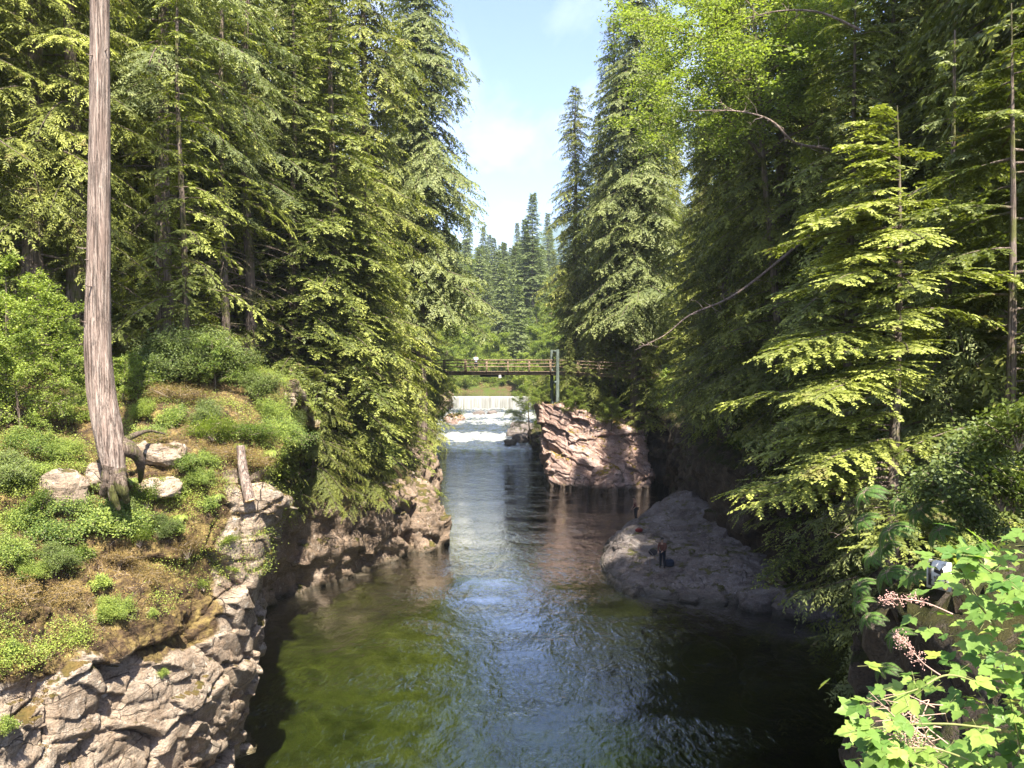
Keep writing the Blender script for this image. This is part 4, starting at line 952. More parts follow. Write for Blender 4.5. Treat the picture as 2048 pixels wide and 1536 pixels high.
for i, (px, py, s) in enumerate([(480, 880, .9), (545, 900, .9), (600, 930, .9), (440, 985, .7), (270, 960, .8), (165, 1060, .8), (90, 930, .9), (370, 1030, .7)]):
    p, n = on_cliff(px, py); r = empty('fern', tuple(p), i, s); tag(r, 'green fern growing on the mossy ledge of the left cliff', 'fern', 'ferns on the left ledge')
    for nm, me in fern_proto(40+i % 2, 12, .5, SHRUB): link(nm, me, r)
for i, (px, py, s, pr, lb) in enumerate([(45, 860, .75, 'sapling', 'tall bright thicket left of the bare trunk, front one'), (120, 850, .62, 'sapling', 'bright thicket touching the left side of the bare trunk'), (0, 830, .95, 'sapling', 'tall bright thicket at the left picture edge'),
        (95, 800, 1.05, 'sapling', 'tall bright thicket behind the front one'), (255, 800, .7, 'sapling2', 'green bush right behind the bare trunk'), (40, 770, 1.15, 'sapling', 'tallest bright thicket at the forest edge on the left'), (150, 770, 1., 'sapling2', 'green bush half hidden behind the bare trunk'), (430, 770, .8, 'sapling2', 'green bush above the brown mound')]):
    p, n = on_cliff(px, py); r = empty('thicket', tuple(p+np.array([0, 0, -.1])), i*1.1, s); tag(r, lb, 'bush')
    for nm, me in PR[pr]: link(nm if nm != 'crown' else 'foliage', me, r)
# ground cover on the slope: moss blades and litter
def cover():
    rs = np.random.RandomState(5); up = _fn[:, 2]; S = np.abs(up)
    m = np.where((S > .36) & (_v[:, 2] > 6.3) & (_pj[:, 0] > -200) & (fbm(_v*.9, 3, 90) > -.28))[0]
    k = rs.choice(m, 110000); p = _v[k]+rs.normal(0, .035, (len(k), 3)); g_ = Geo()
    d = nrm(rs.randn(len(k), 3)*.8+np.array([0, -.1, .55])); s = nrm(np.cross(d, rs.randn(len(k), 3)))
    L = rs.uniform(.02, .075, len(k)); t = np.clip(.5+fbm(p*.8, 3, 6)*1.4+rs.normal(0, .2, len(k)), 0, 1)
    leaves(g_, p, d, s, L, L*.28, 0, t)
    tag(link('ground_cover', g_.mesh('ground_cover', MOSS)), kind='stuff')
    g_ = Geo(); ms = m[(fbm(_v[m]*.7, 3, 33) > -.04)]; k = rs.choice(ms, 6500)
    for p0, u in zip(_v[k], rs.rand(len(k))):
        q_ = 26; r = .10+.12*u; q = p0+rs.normal(0, 1, (q_, 3))*np.array([r, r, r*.5])+np.array([0, 0, .05+r*.5]); d = nrm(rs.randn(q_, 3)*np.array([1, 1, .5]))
        leaves(g_, q, d, nrm(np.cross(d, rs.randn(q_, 3)*.4+np.array([0, -.1, 1]))), rs.uniform(.02, .055, q_), .026, 0, np.clip(rs.rand(q_)*.7+u*.4, 0, 1))
    tag(link('low_plants', g_.mesh('low_plants', SHRUB)), kind='stuff')
    g_ = Geo(); k = rs.choice(m, 9000); p = _v[k]; d = nrm(rs.randn(len(k), 3)*np.array([1, 1, .8])+np.array([0, -.2, .1])); L = rs.uniform(.08, .32, len(k))
    leaves(g_, p+np.array([0, 0, .03]), d, nrm(np.cross(d, rs.randn(len(k), 3))), L, .009, 0, rs.rand(len(k)))
    tag(link('dry_twigs', g_.mesh('dry_twigs', DEADT)), kind='stuff')
    # undergrowth on the forest floors
    g_ = Geo()
    n = 5200; xs = np.concatenate([rs.uniform(-34, -9, n), rs.uniform(8, 34, n)]); ys = np.concatenate([rs.uniform(28, 95, n), rs.uniform(13, 95, n)])
    keep = fbm(np.stack([xs, ys, xs*0], 1)*.25, 2, 4) > -.25
    il = np.interp(ys, LEFT[:, 1], LEFT[:, 0]); ir = np.interp(ys, RIGHT[:, 1], RIGHT[:, 0]); keep &= (xs < il-1.6) | (xs > ir+1.6)
    xs = xs[keep]; ys = ys[keep]; zs = ground_z(xs, ys)
    for x, y, z, u in zip(xs, ys, zs, rs.rand(len(xs))):
        m_ = 34; r = .35+.5*u; q = np.array([x, y, z])+rs.normal(0, 1, (m_, 3))*np.array([r*.5, r*.5, r*.28])+np.array([0, 0, r*.45])
        d = nrm(rs.randn(m_, 3)*np.array([1, 1, .5])); leaves(g_, q, d, nrm(np.cross(d, rs.randn(m_, 3)*.4+np.array([0, 0, 1]))), .18*(1+y/60), .10*(1+y/60), 0, rs.rand(m_)*u)
    tag(link('undergrowth', g_.mesh('undergrowth', SHRUB)), kind='stuff')
cover()
# ------------------------------------------------------------------ bare trunk
def bare_trunk():
    prof = [(198, -420, 32), (198, -200, 34), (199, 0, 36), (199, 200, 39), (199, 400, 42), (197, 550, 46), (195, 650, 50), (196, 720, 51), (203, 790, 54), (213, 850, 55), (225, 905, 52), (232, 950, 40), (234, 1000, 26)]
    base = P(*prof[-1][:2], 20.9); root = empty('cedar_tree', tuple(base)); tag(root, 'tall bare cedar trunk curving up from the mossy ledge', 'tree')
    pts = []; rad = []
    for px, py, w in prof[::-1]: pts.append(P(px, py, 20.9)-base); rad.append(w/2/F*20.9)
    top = pts[-1]; 
    for dz in (4, 9, 14): pts.append(top+np.array([0, 0, dz])); rad.append(.23-.012*dz)
    pts = np.array(pts); rad = np.array(rad); seg = np.concatenate([[0], np.cumsum(np.linalg.norm(np.diff(pts, axis=0), axis=1))])
    s = np.linspace(0, seg[-1], 420); c = np.stack([np.interp(s, seg, pts[:, k]) for k in range(3)], 1); r = np.interp(s, seg, rad)
    kk = np.ones(25)/25; pad = np.pad(c, ((12, 12), (0, 0)), 'edge'); c2 = np.stack([np.convolve(pad[:, k], kk, 'valid') for k in range(3)], 1); c[12:-12] = c2[12:-12]
    K = 72; th = np.arange(K)/K*2*PI; g_ = Geo()
    zz = c[:, 2]
    Xd = np.array([1, 0, 0]); Yd = np.array([0, 1, 0])
    fl = np.exp(-np.clip(zz-.2, 0, 9)/.9)
    tw = th[None]+.25*np.sin(zz*.35)[:, None]
    nz = fbm(np.stack([np.cos(tw)*3.2+0*zz[:, None], np.sin(tw)*3.2+0*zz[:, None], zz[:, None]*.32+0*tw], -1).reshape(-1, 3), 4, 8).reshape(len(s), K)
    nz2 = fbm(np.stack([np.cos(tw)*11+0*zz[:, None], np.sin(tw)*11+0*zz[:, None], zz[:, None]*1.1+0*tw], -1).reshape(-1, 3), 3, 18).reshape(len(s), K)
    R_ = r[:, None]*(.96+.09*nz+.07*nz2+.06*np.cos(th*3+.4+zz[:, None]*.3)*(.5+fl[:, None])+.12*fl[:, None]*nz)
    V = c[:, None]+R_[..., None]*(np.cos(th)[None, :, None]*Xd+np.sin(th)[None, :, None]*Yd)
    i = np.arange(len(s)-1)[:, None]*K; j = np.arange(K)[None]; j2 = (j+1) % K
    g_.add(V.reshape(-1, 3), np.stack([i+j, i+j2, i+K+j2, i+K+j], -1).reshape(-1, 4))
    rs = np.random.RandomState(3)
    for q in range(26):
        k = rs.randint(60, 330); a = rs.uniform(PI*1.0, PI*2.0); p0 = c[k]+r[k]*.95*np.array([math.cos(a), math.sin(a), 0]); d = np.array([math.cos(a), math.sin(a), rs.uniform(-.3, .5)])
        l = rs.uniform(.05, .14) if q < 20 else rs.uniform(.2, .35); g_.tube([p0, p0+d*l*.5, p0+d*l+np.array([0, 0, rs.uniform(-.05, .05)])], [.022, .013, .006], 5)
    link('trunk', g_.mesh('trunk', BARKF, True), root)
    # roots
    for pl in ([(222, 880, 21.05, .30), (244, 892, 21.05, .25), (264, 902, 21.1, .19), (278, 918, 21.3, .14), (282, 942, 21.5, .09), (280, 965, 21.8, .04)], [(222, 930, 20.8, .22), (214, 965, 20.8, .15), (205, 990, 20.9, .08)],
               [(235, 940, 20.7, .2), (243, 975, 20.6, .16), (255, 1005, 20.8, .06)], [(232, 950, 20.7, .17), (228, 990, 20.6, .12), (238, 1020, 20.7, .05)], [(250, 880, 21.6, .1), (275, 868, 21.9, .07), (300, 862, 22.5, .04), (330, 868, 23, .02)]):
        q = np.array([P(a, b, d)-base for a, b, d, _ in pl]); rr = np.array([e for *_, e in pl]); n_ = len(q)
        q2 = catmull(q, 26, 0); r2 = np.interp(np.linspace(0, n_-1, 26), np.arange(n_), rr)
        g_ = Geo(); g_.tube(q2, r2*(1+.05*np.sin(np.arange(26)*.9)), 18, rough=.05, seed=n_); link('root', g_.mesh('root', BARKM, True), root)
    o = link('crown', PR['cedarN'][1][1], root); o.location = tuple(pts[-4]+np.array([0, 0, -2.5])); o.scale = (.75, .75, .62)
bare_trunk()
# sawn log lying against the cliff edge
def log():
    a, b, c = P(481, 892, 24.2), P(488, 950, 24.0), P(500, 1002, 23.8)
    r = empty('log', tuple(c)); tag(r, 'sawn-off log hanging down over the cliff edge, pale cut end', 'log')
    g_ = Geo(); g_.tube(catmull(np.array([a-c, b-c, c-c]), 20, 0), np.linspace(.12, .17, 20), 16, rough=.05, cap=False); link('stem', g_.mesh('stem', BARKF, True), r)
    d = nrm(c-b); g_ = Geo(); g_.tube([np.zeros(3)-d*.03, d*.012], [.165, .160], 16, rough=.05); link('cut_end', g_.mesh('cut_end', WOODCUT), r)
log()
# hanging branch over the right bank
def branch(name, pts, r0, label, twigs=10, seed=1, mat=None):
    rs = np.random.RandomState(seed); q = np.array([P(*a) for a in pts]); b = q[0].copy(); q = catmull(q-b, 26, 0); g_ = Geo()
    g_.tube(q, np.linspace(r0, r0*.2, 26), 7, rough=.08)
    for i in range(twigs):
        k = rs.randint(5, 25); d = nrm(rs.randn(3)*np.array([1, .6, 1])); l = rs.uniform(3, 9)*r0
        e = q[k]+d*l; g_.tube([q[k], (q[k]+e)/2+rs.randn(3)*l*.08, e], [r0*.3, r0*.18, r0*.05], 4, cap=False)
        for j in range(3): f = e+nrm(d+rs.randn(3)*.7)*l*.4; g_.tube([(q[k]+e)/2*(1-j*.3)+e*j*.3 if False else e, f], [r0*.1, r0*.03], 3, cap=False)
    o = link(name, g_.mesh(name, mat or DEADT, True)); o.location = tuple(b); tag(o, label, 'branch')
branch('branch', [(1620, 470, 43), (1510, 560, 39), (1450, 600, 37), (1380, 630, 36.2), (1330, 670, 36.5), (1270, 700, 37)], .07, 'long pale bare branch drooping over the gorge in front of the dark cedar', 20, 1, BARKF)
branch('branch', [(1760, 330, 38), (1660, 300, 33), (1590, 285, 31), (1540, 240, 30.6), (1470, 222, 31), (1375, 222, 31.4)], .075, 'mossy branch reaching left under the yellow-green leaves', 18, 4, BARKF)
branch('branch', [(1720, 60, 30), (1640, 25, 30), (1560, 22, 30.4), (1490, 38, 31)], .06, 'pale bare branch high up near the top picture edge', 10, 6, BARKF)
# small cedar hanging on the left wall
pc = conifer('cedarS', 31, 7.5, .2, 4.0, 46, 'cedar', .15, .05, .13, .065, CEDAR, .12, 6, lambda u: .95-.5*u, side=-.5)
for (x, y, z, s, rz, lb) in [(-11.4, 45.0, 6.0, .85, 0, 'small cedar with bright drooping sprays on the wall behind the cliff edge'), (-13.2, 40.5, 6.6, .7, .2, 'little shaded cedar clinging low on the left wall'), (-9.6, 48.5, 5.2, .75, .2, 'cedar sapling hanging over the shaded left wall')]:
    r = empty('conifer_tree', (x, y, z), rz, s); tag(r, lb, 'tree')
    for nm, me in pc: link(nm, me, r)
# ------------------------------------------------------------------ right wall: ferns, glossy shrubs, sign
FP = [fern_proto(1), fern_proto(2, 9, .62)]
def wallp(px, py, off=.35):
    D = (6.15-off)/((px-1024)/F); return P(px, py, D)
for i, (px, py, s) in enumerate([(1725, 1040, 1.1), (1780, 1060, 1.2), (1745, 1110, 1.1), (1775, 1145, 1.15), (1720, 1170, 1.0), (1830, 1150, .8), (1718, 1205, .9), (1735, 1235, .9), (1790, 1270, 1.0), (1765, 1335, .8), (1840, 1020, 1.2), (1880, 1060, 1.0), (1800, 1000, 1.1), (1730, 985, 1.1), (1770, 1095, .9)]):
    p = wallp(px, py); r = empty('fern', tuple(p), i, s*.62); r.rotation_euler = (0, -.75, i*.9*0)
    near = ['above', 'beside', 'below'][min(2, int((py-980)/120))]
    tag(r, 'green fern clump growing on the dark right wall', 'fern', 'ferns on the dark right wall')
    for nm, me in FP[i % 2]: link(nm, me, r)
for i, (px, py, s, lb) in enumerate([(1890, 990, 1.1, 'glossy-leaved shrub hanging over the top of the right wall'), (1960, 950, 1.2, 'glossy shrub at the top right of the wall below the hemlock'), (1940, 1050, 1.0, 'glossy shrub just above the white sign'), (2010, 1010, 1.2, 'glossy shrub at the right edge above the berry bush'), (1870, 1075, .6, 'small glossy shrub touching the top of the white sign'), (2030, 890, 1.2, 'glossy shrub under the young hemlock at the right edge')]):
    p = wallp(px, py, .2); r = empty('shrub', tuple(p), i, s*.7); r.rotation_euler = (0, -.6, i); tag(r, lb, 'shrub')
    for nm, me in SP['ivy']: link(nm, me, r)
for i, (x, y, lb) in enumerate([(7.2, 12.6, 'leafy shrub on the rim above the ferns'), (7.3, 10.4, 'leafy shrub on the rim above the sign'), (8.4, 14.5, 'leafy shrub at the foot of the layered hemlock'), (6.9, 8.6, 'leafy shrub on the rim nearest the right edge')]):
    r = empty('shrub', (x, y, gz(x, y)-.1), i, 1.0); r.scale = (.55,)*3; tag(r, lb, 'shrub')
    for nm, me in SP['dark' if i % 2 else 'fresh']: link(nm, me, r)
def sign():
    p = wallp(1878, 1150, .75); r = empty('sign', tuple(p)); r.rotation_euler = (0, 0, math.radians(-52)+PI/2*0)
    tag(r, 'weathered white metal sign with dark blotches on the right wall', 'sign')
    m, nt, out = newmat('dirty_white_paint'); g = N(nt); c = g.coord(); a = g.noise(c, 9, 6, .7); b = g.noise(g.scale(c, (22, 1, 5)), 1, 5, .7)
    col = g.mix(g.mapr(a, .52, .6), (.62, .60, .52), (.10, .09, .05)); col = g.mix(g.mapr(b, .56, .64, 0, .8), col, (.16, .13, .07))
    g.l(g.bsdf(col, .6), out.inputs[0])
    g_ = Geo(); g_.box((0, 0, 0), (.30, .012, .37)); link('board', g_.mesh('board', m), r)
    dk = simple('black_paint', (.02, .018, .015), .8)
    g_ = Geo(); pts = [(-.05, .11), (-.02, .085), (.01, .055), (.03, .10), (.055, .07), (.058, .03), (.04, .0), (-.06, .03)]
    g_.add([(a, -.0095, b) for a, b in pts], [list(range(8))]); link('dark_mark', g_.mesh('dark_mark', dk), r)
    g_ = Geo(); g_.box((.085, -.0095, -.05), (.016, .004, .17)); g_.box((-.11, -.0095, .0), (.035, .004, .30)); link('dark_mark', g_.mesh('dark_mark', dk), r)
    rust = simple('rust', (.25, .09, .04), .9); g_ = Geo(); g_.tube([(.085, -.006, -.15), (.085, -.013, -.15)], [.028, .026], 10); link('rust_spot', g_.mesh('rust_spot', rust), r)
sign()
# ------------------------------------------------------------------ berry bush in the right foreground
def leaf_tpl(n=7):
    t = np.linspace(0, 1, n+1); wd = .36*np.sin(np.pi*np.clip(t, 0, 1)**.72)*(1-.15*t)
    V = []; 
    for i, a in enumerate(t): V.append((0, a, -.0))
    ser = np.where(np.arange(n+1) % 2 == 0, 1.0, .84)
    for sgn in (-1, 1):
        for i, a in enumerate(t): V.append((sgn*wd[i]*ser[i], a-.03+.05*(i % 2 == 0), .16*wd[i]+.02*math.sin(i*2.1)-.25*a*a*.3))
    V = np.array(V); V[:n+1, 2] = -.25*t*t*.3; k = n+1; Fq = []
    for i in range(n): Fq += [(i, k+i, k+i+1, i+1), (i, i+1, 2*k+i+1, 2*k+i)]
    return V, np.array([f if f[0] != f[1] else f for f in Fq])
def berry_bush():
    rs = np.random.RandomState(8); V0, F0 = leaf_tpl(8)
    root = empty('berry_bush', (3.4, 4.6, 9.6)); tag(root, 'bright berry bush with toothed leaves filling the lower right corner', 'bush')
    o0 = np.array([3.4, 4.6, 9.6]); tg = Geo(); cg = Geo()
    C = np.array([3.85, 4.7, 10.25]); Rd = np.array([1.66, 1.4, 2.12])
    pos = []; out_ = []
    for i in range(3600):
        v = rs.randn(3); v[1] = -abs(v[1])*1.0 if rs.rand() < .8 else v[1]; v = v/np.linalg.norm(v); r = rs.uniform(.55, 1.08)
        p = C+v*Rd*r*(1+.10*math.sin(v[2]*9+v[0]*7)); pos.append(p); out_.append(v)
    # leafy arching canes that leave the mound
    canes = [[(1990, 1380, 4.2), (1900, 1350, 4.0), (1830, 1380, 3.9), (1720, 1410, 3.8)], [(2000, 1460, 4.1), (1900, 1448, 3.9), (1800, 1450, 3.8), (1735, 1458, 3.75)], [(1960, 1530, 4), (1880, 1500, 3.9), (1800, 1495, 3.8), (1745, 1485, 3.8)],
             [(1990, 1250, 4.3), (1940, 1180, 4.2), (1925, 1110, 4.1), (1960, 1090, 4.1)], [(2060, 1200, 4.2), (1990, 1150, 4.1), (1945, 1120, 4.0)], [(1900, 1560, 3.9), (1840, 1530, 3.8), (1760, 1510, 3.7)]]
    for c in canes:
        q = catmull(np.array([P(*a) for a in c]), 24, 0); tg.tube(q-o0, np.linspace(.0065, .002, 24), 6)
        for k in range(2, 24, 2):
            if rs.rand() < (.45 if c[0][0] == 2000 else .62): pos.append(q[k]+rs.randn(3)*.03); out_.append(nrm(q[k]-q[k-2]))
        pos.append(q[-1]); out_.append(nrm(q[-1]-q[-2])); pos.append(q[-1]+np.array([.01, 0, .02])); out_.append(np.array([0, 0, 1.]))
    for k in range(60):
        a = C+rs.randn(3)*.35*np.array([1, 1, .6])-np.array([0, 0, .6]); v = rs.randn(3); v[1] = -abs(v[1]); v = nrm(v); b = C+v*Rd*rs.uniform(.8, 1.0)
        tg.tube([a-o0, (a+b)/2-o0+rs.randn(3)*.06, b-o0], [.006, .004, .002], 4, cap=False)
    twg = Geo()
    for k in range(46):   # dead twigs, lower left of the bush
        a = P(rs.uniform(1800, 1900), rs.uniform(1400, 1530), rs.uniform(3.9, 4.4)); b = P(rs.uniform(1715, 1840), rs.uniform(1370, 1525), rs.uniform(3.7, 4.2)); m_ = (a+b)/2+rs.randn(3)*.04
        twg.tube([a-o0, m_-o0, b-o0], [.0034, .0026, .0013], 4, cap=False)
    for p, v in zip(pos, out_):
        sz = rs.uniform(.06, .135); yaw = rs.uniform(0, 6.28)
        nup = nrm(np.array([0, -.25, 1.])+v*.45+rs.randn(3)*.28)
        d = nrm(v*np.array([1, 1, .2])+rs.randn(3)*.5+np.array([0, 0, -.25])); d = nrm(d-nup*(d@nup)); s = np.cross(d, nup)
        tg.tube([p-d*sz*.7-o0, p-o0], [.0018, .0013], 3, cap=False)
        tp = rs.uniform(.1, 1)
        for a, k in ((0, 1.0), (1.15, .82), (-1.15, .82)):
            dd = d*math.cos(a)+s*math.sin(a); ss = s*math.cos(a)-d*math.sin(a)
            nn = nup+rs.randn(3)*.1
            Vt = p-o0+(V0[:, :1]*ss+V0[:, 1:2]*dd+V0[:, 2:]*nn)*sz*k*rs.uniform(.85, 1.1)
            cg.add(Vt, F0, 0, tp)
    link('stems', tg.mesh('stems', simple('green_cane', (.20, .20, .07), .7)), root); link('leaves', cg.mesh('leaves', BERRY, True), root)
    link('dead_twigs', twg.mesh('dead_twigs', simple('pinkish_twig', (.42, .27, .2), .8)), root)
berry_bush()
def panicle(pts, seed, label):
    rs = np.random.RandomState(seed); q = catmull(np.array([P(*a) for a in pts]), 30, 0); b = q[0].copy(); q = q-b; tg = Geo(); fg = Geo()
    tg.tube(q, np.linspace(.004, .0015, 30), 6)
    import bmesh
    bm = bmesh.new(); bmesh.ops.create_icosphere(bm, subdivisions=1, radius=1); iv = np.array([v.co[:] for v in bm.verts]); fi = np.array([[v.index for v in f.verts] for f in bm.faces]); bm.free()
    for k in range(9, 30):
        for j in range(2 if k < 22 else 4):
            d = nrm(rs.randn(3)); l = rs.uniform(.012, .045); e = q[k]+d*l; tg.tube([q[k], e], [.0012, .0008], 3, cap=False)
            for _ in range(3): fg.add(iv*rs.uniform(.002, .004)+e+rs.randn(3)*.006, fi, 0)
    root = empty('seed_head', tuple(b)); tag(root, label, 'seed head')
    pk = simple('dry_pink', (.50, .30, .24), .8); link('stalk', tg.mesh('stalk', pk), root); link('seeds', fg.mesh('seeds', pk), root)['kind'] = 'stuff'
panicle([(1905, 1228, 4.0), (1850, 1205, 3.95), (1800, 1198, 3.9), (1768, 1200, 3.9)], 1, 'upper dry pink seed spray sticking out left of the berry bush')
panicle([(1880, 1350, 4.0), (1845, 1325, 3.95), (1815, 1290, 3.9), (1795, 1272, 3.9)], 2, 'lower dry seed spray above the bare twigs of the berry bush')
# ------------------------------------------------------------------ people
def skin_mesh(name, verts, edges, radii, mat, parent, loc=(0, 0, 0), sub=1):
    me = bpy.data.meshes.new(name); me.from_pydata([tuple(v) for v in verts], edges, []); me.materials.append(mat)
    o = link(name, me, parent, loc); mod = o.modifiers.new('skin', 'SKIN'); mod.use_smooth_shade = True
    lay = me.skin_vertices[0] if me.skin_vertices else None
    if lay is None:
        import bmesh
        bm = bmesh.new(); bm.from_mesh(me); bm.verts.layers.skin.verify(); bm.to_mesh(me); bm.free(); lay = me.skin_vertices[0]
    for i, r in enumerate(radii):
        rr = r if hasattr(r, '__len__') else (r, r); lay.data[i].radius = rr; lay.data[i].use_root = (i == 0)
    s_ = o.modifiers.new('sub', 'SUBSURF'); s_.levels = sub; s_.render_levels = sub+1
    return o
SKIN = simple('skin', (.30, .185, .13), .6, .3, .05)
def person(loc, rz, label, H=1.75, lean=.0, top=(.3, .05, .05), sleeve=None, legs=(.02, .02, .03), hair=(.03, .02, .015), cap=None, hands=((-.12, .34, 1.05), (.12, .36, 1.02)), stance=.11, shorts=False, head_fwd=.04, bare_arms=False):
    r = empty('person', loc, rz, H/1.75); tag(r, label, 'person')
    # facing +y ; J joints
    ly = lean
    J = dict(pelvis=(0, 0, .95), belly=(0, ly*.3, 1.12), chest=(0, ly*.75, 1.32), neck=(0, ly, 1.48), chin=(0, ly+head_fwd, 1.56), head=(0, ly+head_fwd+.01, 1.655),
             hipl=(-.09, 0, .92), hipr=(.09, 0, .92), kl=(-stance, .035, .50), kr=(stance, .02, .50), al=(-stance-.01, -.01, .09), ar=(stance+.01, -.02, .09), tl=(-stance-.03, .15, .035), tr=(stance+.03, .14, .035),
             sl=(-.185, ly*.9, 1.42), sr=(.185, ly*.9, 1.42))
    for k, h, sx in (('l', hands[0], -1), ('r', hands[1], 1)):
        s = np.array(J['s'+k]); h = np.array(h); mid = (s+h)/2+np.array([sx*.07, -.09, -.07]); J['e'+k] = tuple(mid); J['w'+k] = tuple(h); d = nrm(h-mid); J['h'+k] = tuple(h+d*.09); J['f'+k] = tuple(h+d*.15+np.array([0, 0, -.015])); J['u'+k] = tuple(h+d*.06+np.array([-sx*.045, 0, .01]))
    names = list(J); idx = {n: i for i, n in enumerate(names)}
    E_ = [('pelvis', 'belly'), ('belly', 'chest'), ('chest', 'neck'), ('neck', 'chin'), ('chin', 'head'), ('pelvis', 'hipl'), ('pelvis', 'hipr'), ('hipl', 'kl'), ('hipr', 'kr'), ('kl', 'al'), ('kr', 'ar'), ('al', 'tl'), ('ar', 'tr'), ('chest', 'sl'), ('chest', 'sr')]
    for k in 'lr': E_ += [('s'+k, 'e'+k), ('e'+k, 'w'+k), ('w'+k, 'h'+k), ('h'+k, 'f'+k), ('w'+k, 'u'+k)]
    Rr = dict(pelvis=(.13, .10), belly=(.125, .095), chest=(.15, .10), neck=.055, chin=(.062, .07), head=(.085, .10), hipl=.085, hipr=.085, kl=.055, kr=.055, al=.038, ar=.038, tl=.035, tr=.035, sl=.06, sr=.06, el=.042, er=.042, wl=.027, wr=.027, hl=.032, hr=.032, fl=.015, fr=.015, ul=.013, ur=.013)
    skin_mesh('body', [J[n] for n in names], [(idx[a], idx[b]) for a, b in E_], [Rr[n] for n in names], SKIN, r)
    def part(name, chain, edges, rad, col):
        m = simple(name, col, .85, .1, .15, 20)
        ii = {n: i for i, n in enumerate(chain)}; return skin_mesh(name, [J[n] for n in chain], [(ii[a], ii[b]) for a, b in edges], rad, m, r)
    ch = ['pelvis', 'belly', 'chest', 'sl', 'sr']+([] if bare_arms else ['el', 'er', 'wl', 'wr'])
    ed = [('pelvis', 'belly'), ('belly', 'chest'), ('chest', 'sl'), ('chest', 'sr')]+([] if bare_arms else [('sl', 'el'), ('sr', 'er'), ('el', 'wl'), ('er', 'wr')])
    part('shirt', ch, ed, [(.15, .12), (.15, .12), (.175, .13), .078, .078]+([] if bare_arms else [.055, .055, .038, .038]), top)
    if shorts: part('shorts', ['pelvis', 'hipl', 'hipr', 'kl', 'kr'], [('pelvis', 'hipl'), ('pelvis', 'hipr'), ('hipl', 'kl'), ('hipr', 'kr')], [(.15, .12), .11, .11, .08, .08], legs)
    else: part('trousers', ['pelvis', 'hipl', 'hipr', 'kl', 'kr', 'al', 'ar'], [('pelvis', 'hipl'), ('pelvis', 'hipr'), ('hipl', 'kl'), ('hipr', 'kr'), ('kl', 'al'), ('kr', 'ar')], [(.15, .12), .11, .11, .078, .078, .058, .058], legs)
    for a, b in (('al', 'tl'), ('ar', 'tr')): part('shoe', [a, b], [(a, b)], [.05, .045], (.03, .025, .02))
    g_ = Geo(); hx = np.array(J['head']); th, ph = np.meshgrid(np.linspace(0, 2*PI, 17), np.linspace(0, PI*.52, 8), indexing='ij')
    V = hx+np.stack([.092*np.cos(th)*np.sin(ph), .105*np.sin(th)*np.sin(ph)-.012, .045+.085*np.cos(ph)], -1).reshape(-1, 3)
    g_.add(V, grid_faces(17, 8)); link('cap' if cap else 'hair', g_.mesh('cap', simple('headwear', cap or hair, .9), True), r)
    if cap: g_ = Geo(); g_.box(hx+np.array([0, .13, .05]), (.13, .10, .015)); link('cap_brim', g_.mesh('cap_brim', simple('brim', cap, .9)), r)
    g_ = Geo(); g_.box(hx+np.array([0, .10, -.01]), (.02, .03, .04)); 
    link('nose', g_.mesh('nose', SKIN), r)
    g_ = Geo(); [g_.box(hx+np.array([s*.034, .089, .018]), (.018, .012, .01)) for s in (-1, 1)]; link('eyes', g_.mesh('eyes', simple('eye', (.02, .015, .01), .3)), r)
    return r
p1 = P(1325, 1134, 45.5); z1 = fz(p1[0], p1[1])
person((p1[0], p1[1], z1), math.radians(150), 'angler in a brown and maroon jacket standing mid slab, looking at their hands', 1.78, .03, (.10, .045, .035), legs=(.015, .018, .03), cap=(.03, .03, .03))
p2 = P(1272, 1050, 56.5); z2 = fz(p2[0], p2[1])
person((p2[0], p2[1], z2), math.radians(105), 'bare-armed person in a maroon vest and black trousers at the back edge of the slab', 1.75, .1, (.12, .03, .04), legs=(.03, .03, .035), bare_arms=True, hands=((-.14, .25, .92), (.14, .27, .9)), head_fwd=.09)
pb = P(952, 735, 85.3)
person((pb[0], 85.1, BZ+.0), math.radians(8), 'person in a pale shirt seen from behind on the footbridge', 1.75, .1, (.62, .66, .74), legs=(.03, .03, .05), shorts=True, hands=((-.26, .55, 1.16), (.26, .55, 1.16)))
# things on the slab
def blob(name, px, py, D, size, col, label, cat, rz=0):
    p = P(px, py, D); z = fz(p[0], p[1]); import bmesh
    g_ = Geo(); n, k = 24, 14; th, ph = np.meshgrid(np.linspace(0, 2*PI, n+1), np.linspace(0, PI, k), indexing='ij')
    q = np.stack([np.cos(th)*np.sin(ph), np.sin(th)*np.sin(ph), np.cos(ph)], -1).reshape(-1, 3); q = np.sign(q)*np.abs(q)**.62
    q = q*(1+.12*fbm(q*1.7+px, 3, 3)[:, None])*np.array(size)/2+np.array([0, 0, size[2]/2]); g_.add(q, grid_faces(n+1, k))
    r = empty(name, (p[0], p[1], z-.02), rz); tag(r, label, cat); link('bag_body', g_.mesh('bag_body', simple(name+'_cloth', col, .8), True), r)
    g_ = Geo(); g_.tube([(-size[0]*.25, 0, size[2]*.9), (-size[0]*.12, 0, size[2]*1.2), (size[0]*.12, 0, size[2]*1.2), (size[0]*.25, 0, size[2]*.9)], .018, 6); link('handle', g_.mesh('handle', simple(name+'_strap', tuple(c*.5 for c in col), .8)), r)
    return r
blob('bag', 1278, 1074, 53, (.52, .3, .26), (.12, .012, .012), 'red bag lying on the slab between the two anglers', 'bag', .3)
blob('backpack', 1338, 1131, 45.8, (.6, .45, .42), (.012, .02, .04), 'dark blue backpack set down behind the standing angler', 'backpack')
